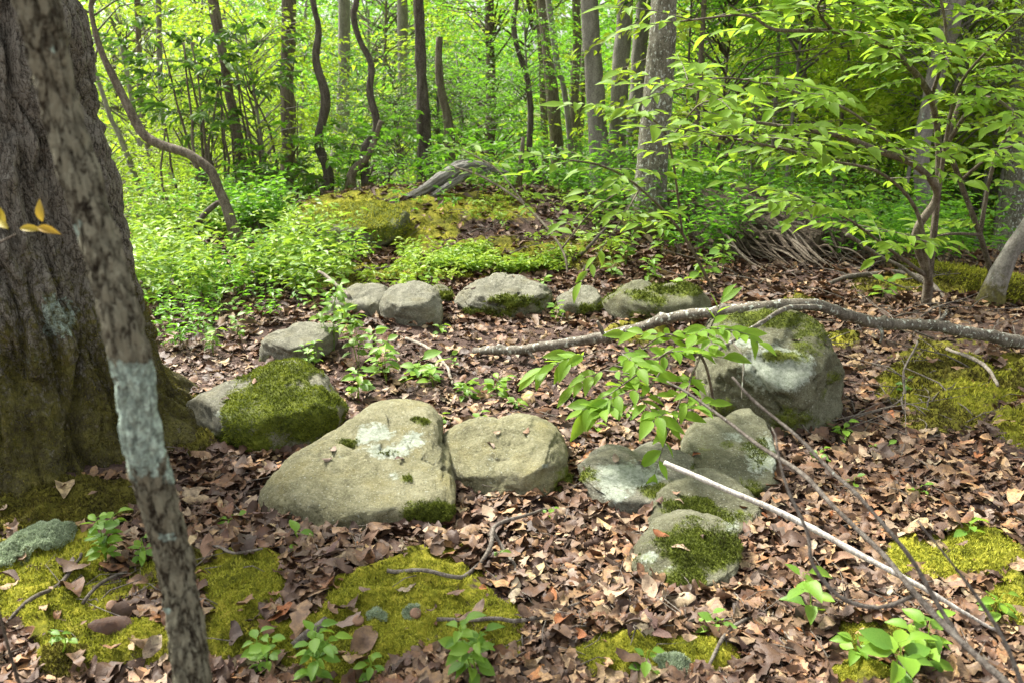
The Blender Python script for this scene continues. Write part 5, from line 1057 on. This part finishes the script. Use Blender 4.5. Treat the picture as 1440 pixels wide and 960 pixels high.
for k_, (x, y, Yy, s) in enumerate([(1128,352,7.1,.10),(1110,398,6.5,.075),(1062,402,6.5,.06),(1150,362,7.0,.12),(1035,305,8.2,.12),(1148,390,6.6,.05),(985,300,8.3,.12)]):
    c = atY(x, y, Yy); V, Q, Tt, m = log_mesh([c - [.06, 0, s], c + [.01, 0, 0], c + [.05, .03, s * 1.1]], [s * .5, s * .45, s * .2], M["wood_rot"], .01, 20, .02, seed=k_)
    link("stub", mesh_np("stub", V - RB, [Q, Tt], M["bark_dark" if k_ < 3 else "wood_grey"], {"moss": m * 0, "lichen": m * 0}, False), root)
for k_ in range(80):                                             # loose splinters along the grain
    f = random.random(); x0, y0 = 975 + 150 * f + random.uniform(-20, 20), 318 + 40 * random.random() + 12 * f; L_ = random.uniform(40, 100)
    Pp = []
    for q in range(4):
        x, y = x0 + L_ * q / 3, y0 + L_ * q / 3 * .33; g_ = ground(x, y); g_[2] += .26 * (1 - .25 * q) * random.uniform(.5, 1.25); Pp.append(g_)
    p, rr = resample(Pp, np.array([.004, .009, .008, .002]) * random.uniform(.5, 1.5), .04); V, Q, Tt, *_ = tube_raw(p, rr, 5)
    link("splinter", mesh_np("splinter", V - RB, [Q, Tt], M["wood_rot" if k_ % 3 else "bark_brown"], {"moss": np.zeros(len(V)), "lichen": np.zeros(len(V))}, False), root)
# grey dead log on the knoll
GB = ground(570, 292); root = thing("dead_log", "weathered grey dead log propped up on the knoll with a curved splintered tip", "log", GB)
for k_, (pa, mt) in enumerate([([(548,292,8.35,14),(590,272,8.4,20),(625,250,8.45,26),(655,236,8.5,24),(680,234,8.5,14),(715,244,8.45,5)], "wood_grey"),([(560,295,8.3,8),(600,280,8.35,12),(630,262,8.35,14),(660,246,8.45,10),(690,240,8.45,5)], "wood_grey"),([(575,296,8.25,8),(598,290,8.25,16),(612,284,8.25,8)], "wood_grey"),([(600,262,8.45,8),(640,232,8.55,10),(660,226,8.55,5)], "wood_grey")]):
    P = [atY(x, y, Y_) for x, y, Y_, _ in pa]; rad = [w_ / 2 / FPX * Y_ * .85 for *_, Y_, w_ in pa]
    V, Q, Tt, m = log_mesh(P, rad, M[mt], .016, 36, .02, seed=k_ * 2.1); link("splintered_limb", mesh_np("splintered_limb", V - GB, [Q, Tt], M[mt], {"moss": m * 0, "lichen": m * 0}), root)
# mossy log, right
LB = ground(1320, 415); root = thing("mossy_log", "thick log blanketed in olive-green moss behind the multi-stemmed shrub", "log", LB)
P = [atY(1215, 393, 6.5), atY(1280, 397, 6.3), atY(1350, 404, 6.1), atY(1470, 425, 5.7)]
V, Q, Tt, m = log_mesh(P, [.07, .14, .15, .14], M["bark_dark"], .02, 56, .03, 1.0)
link("wood", mesh_np("wood", V - LB, [Q, Tt], M["bark_dark"], {"moss": m, "lichen": m * 0}), root)
s_ = rng.choice(np.where(m > .5)[0], 14000); p_ = V[s_] + rng.normal(0, .008, (len(s_), 3)); V2, F2, tn = moss_shoots(p_, np.tile([0, -.3, 1.], (len(p_), 1)), .022)
link("moss", mesh_np("moss", V2 - LB, F2, M["moss_bright"], {"tint": tn}, False), root, kind="stuff")

# acorn caps
for px, py, lb in ((160,870,"open brown acorn cap lying on the moss, leftmost"),(585,882,"dark round nut beside the long curved twig"),(1170,728,"orange-brown acorn cap in the right litter"),(505,895,"brown nut half sunk at the edge of the centre moss")):
    c = ground(px, py); c[2] = float(ground_z(c[0], c[1])) + .012
    root = thing("acorn_cap", lb, "acorn cap", c); p = np.array([[0, 0, z] for z in (-.010, -.009, -.005, 0, .006, .007)]); V, Q, Tt, *_ = tube_raw(p, [.002, .009, .014, .016, .0145, .009], 16)
    o = link("cup", mesh_np("cup", V, [Q, Tt], DEAD[3][1] if "orange" in lb else DEAD[1][1], {"tint": np.full(len(V), .3)}), root); o.rotation_euler = (.6, .3, 0)

# ------------------------------------------------------------------ labels that still coincide: told apart by place
from collections import defaultdict
same = defaultdict(list)
for o in col.objects:
    if o.parent is None and o.get("category") and o.get("label"): same[o["label"]].append(o)
ORD = ["first", "second", "third", "fourth", "fifth", "sixth", "seventh", "eighth", "ninth", "tenth", "eleventh", "twelfth"]
NUM = ["", "", "two", "three", "four", "five", "six", "seven", "eight", "nine", "ten", "eleven", "twelve"]
for lb, os_ in same.items():
    n = len(os_)
    if n < 2: continue
    if n > 2 and len(lb.split()) > 13: lb = lb.replace(" oval", "").replace(" lobed", "").replace("the ", "", 1)
    os_.sort(key=lambda o: float(project(np.array([o.location[:]]))[0][0]))
    for k, o in enumerate(os_):
        if n == 2: o["label"] = ("left " if k == 0 else "right ") + "one: " + lb if False else lb + (", left one" if k == 0 else ", right one")
        else: o["label"] = lb + (", leftmost" if k == 0 else ", rightmost" if k == n - 1 else ", " + (ORD[k] if k < 12 else "later") + " from left")

for o in col.objects:
    if o.get("category") and o.get("label") and len(o["label"].split()) > 16:
        t = o["label"]
        for w_ in (" oval", " lobed", " medium", " the", " dead", "medium ", " the"):
            if len(t.split()) > 16: t = t.replace(w_, "", 1)
        o["label"] = t
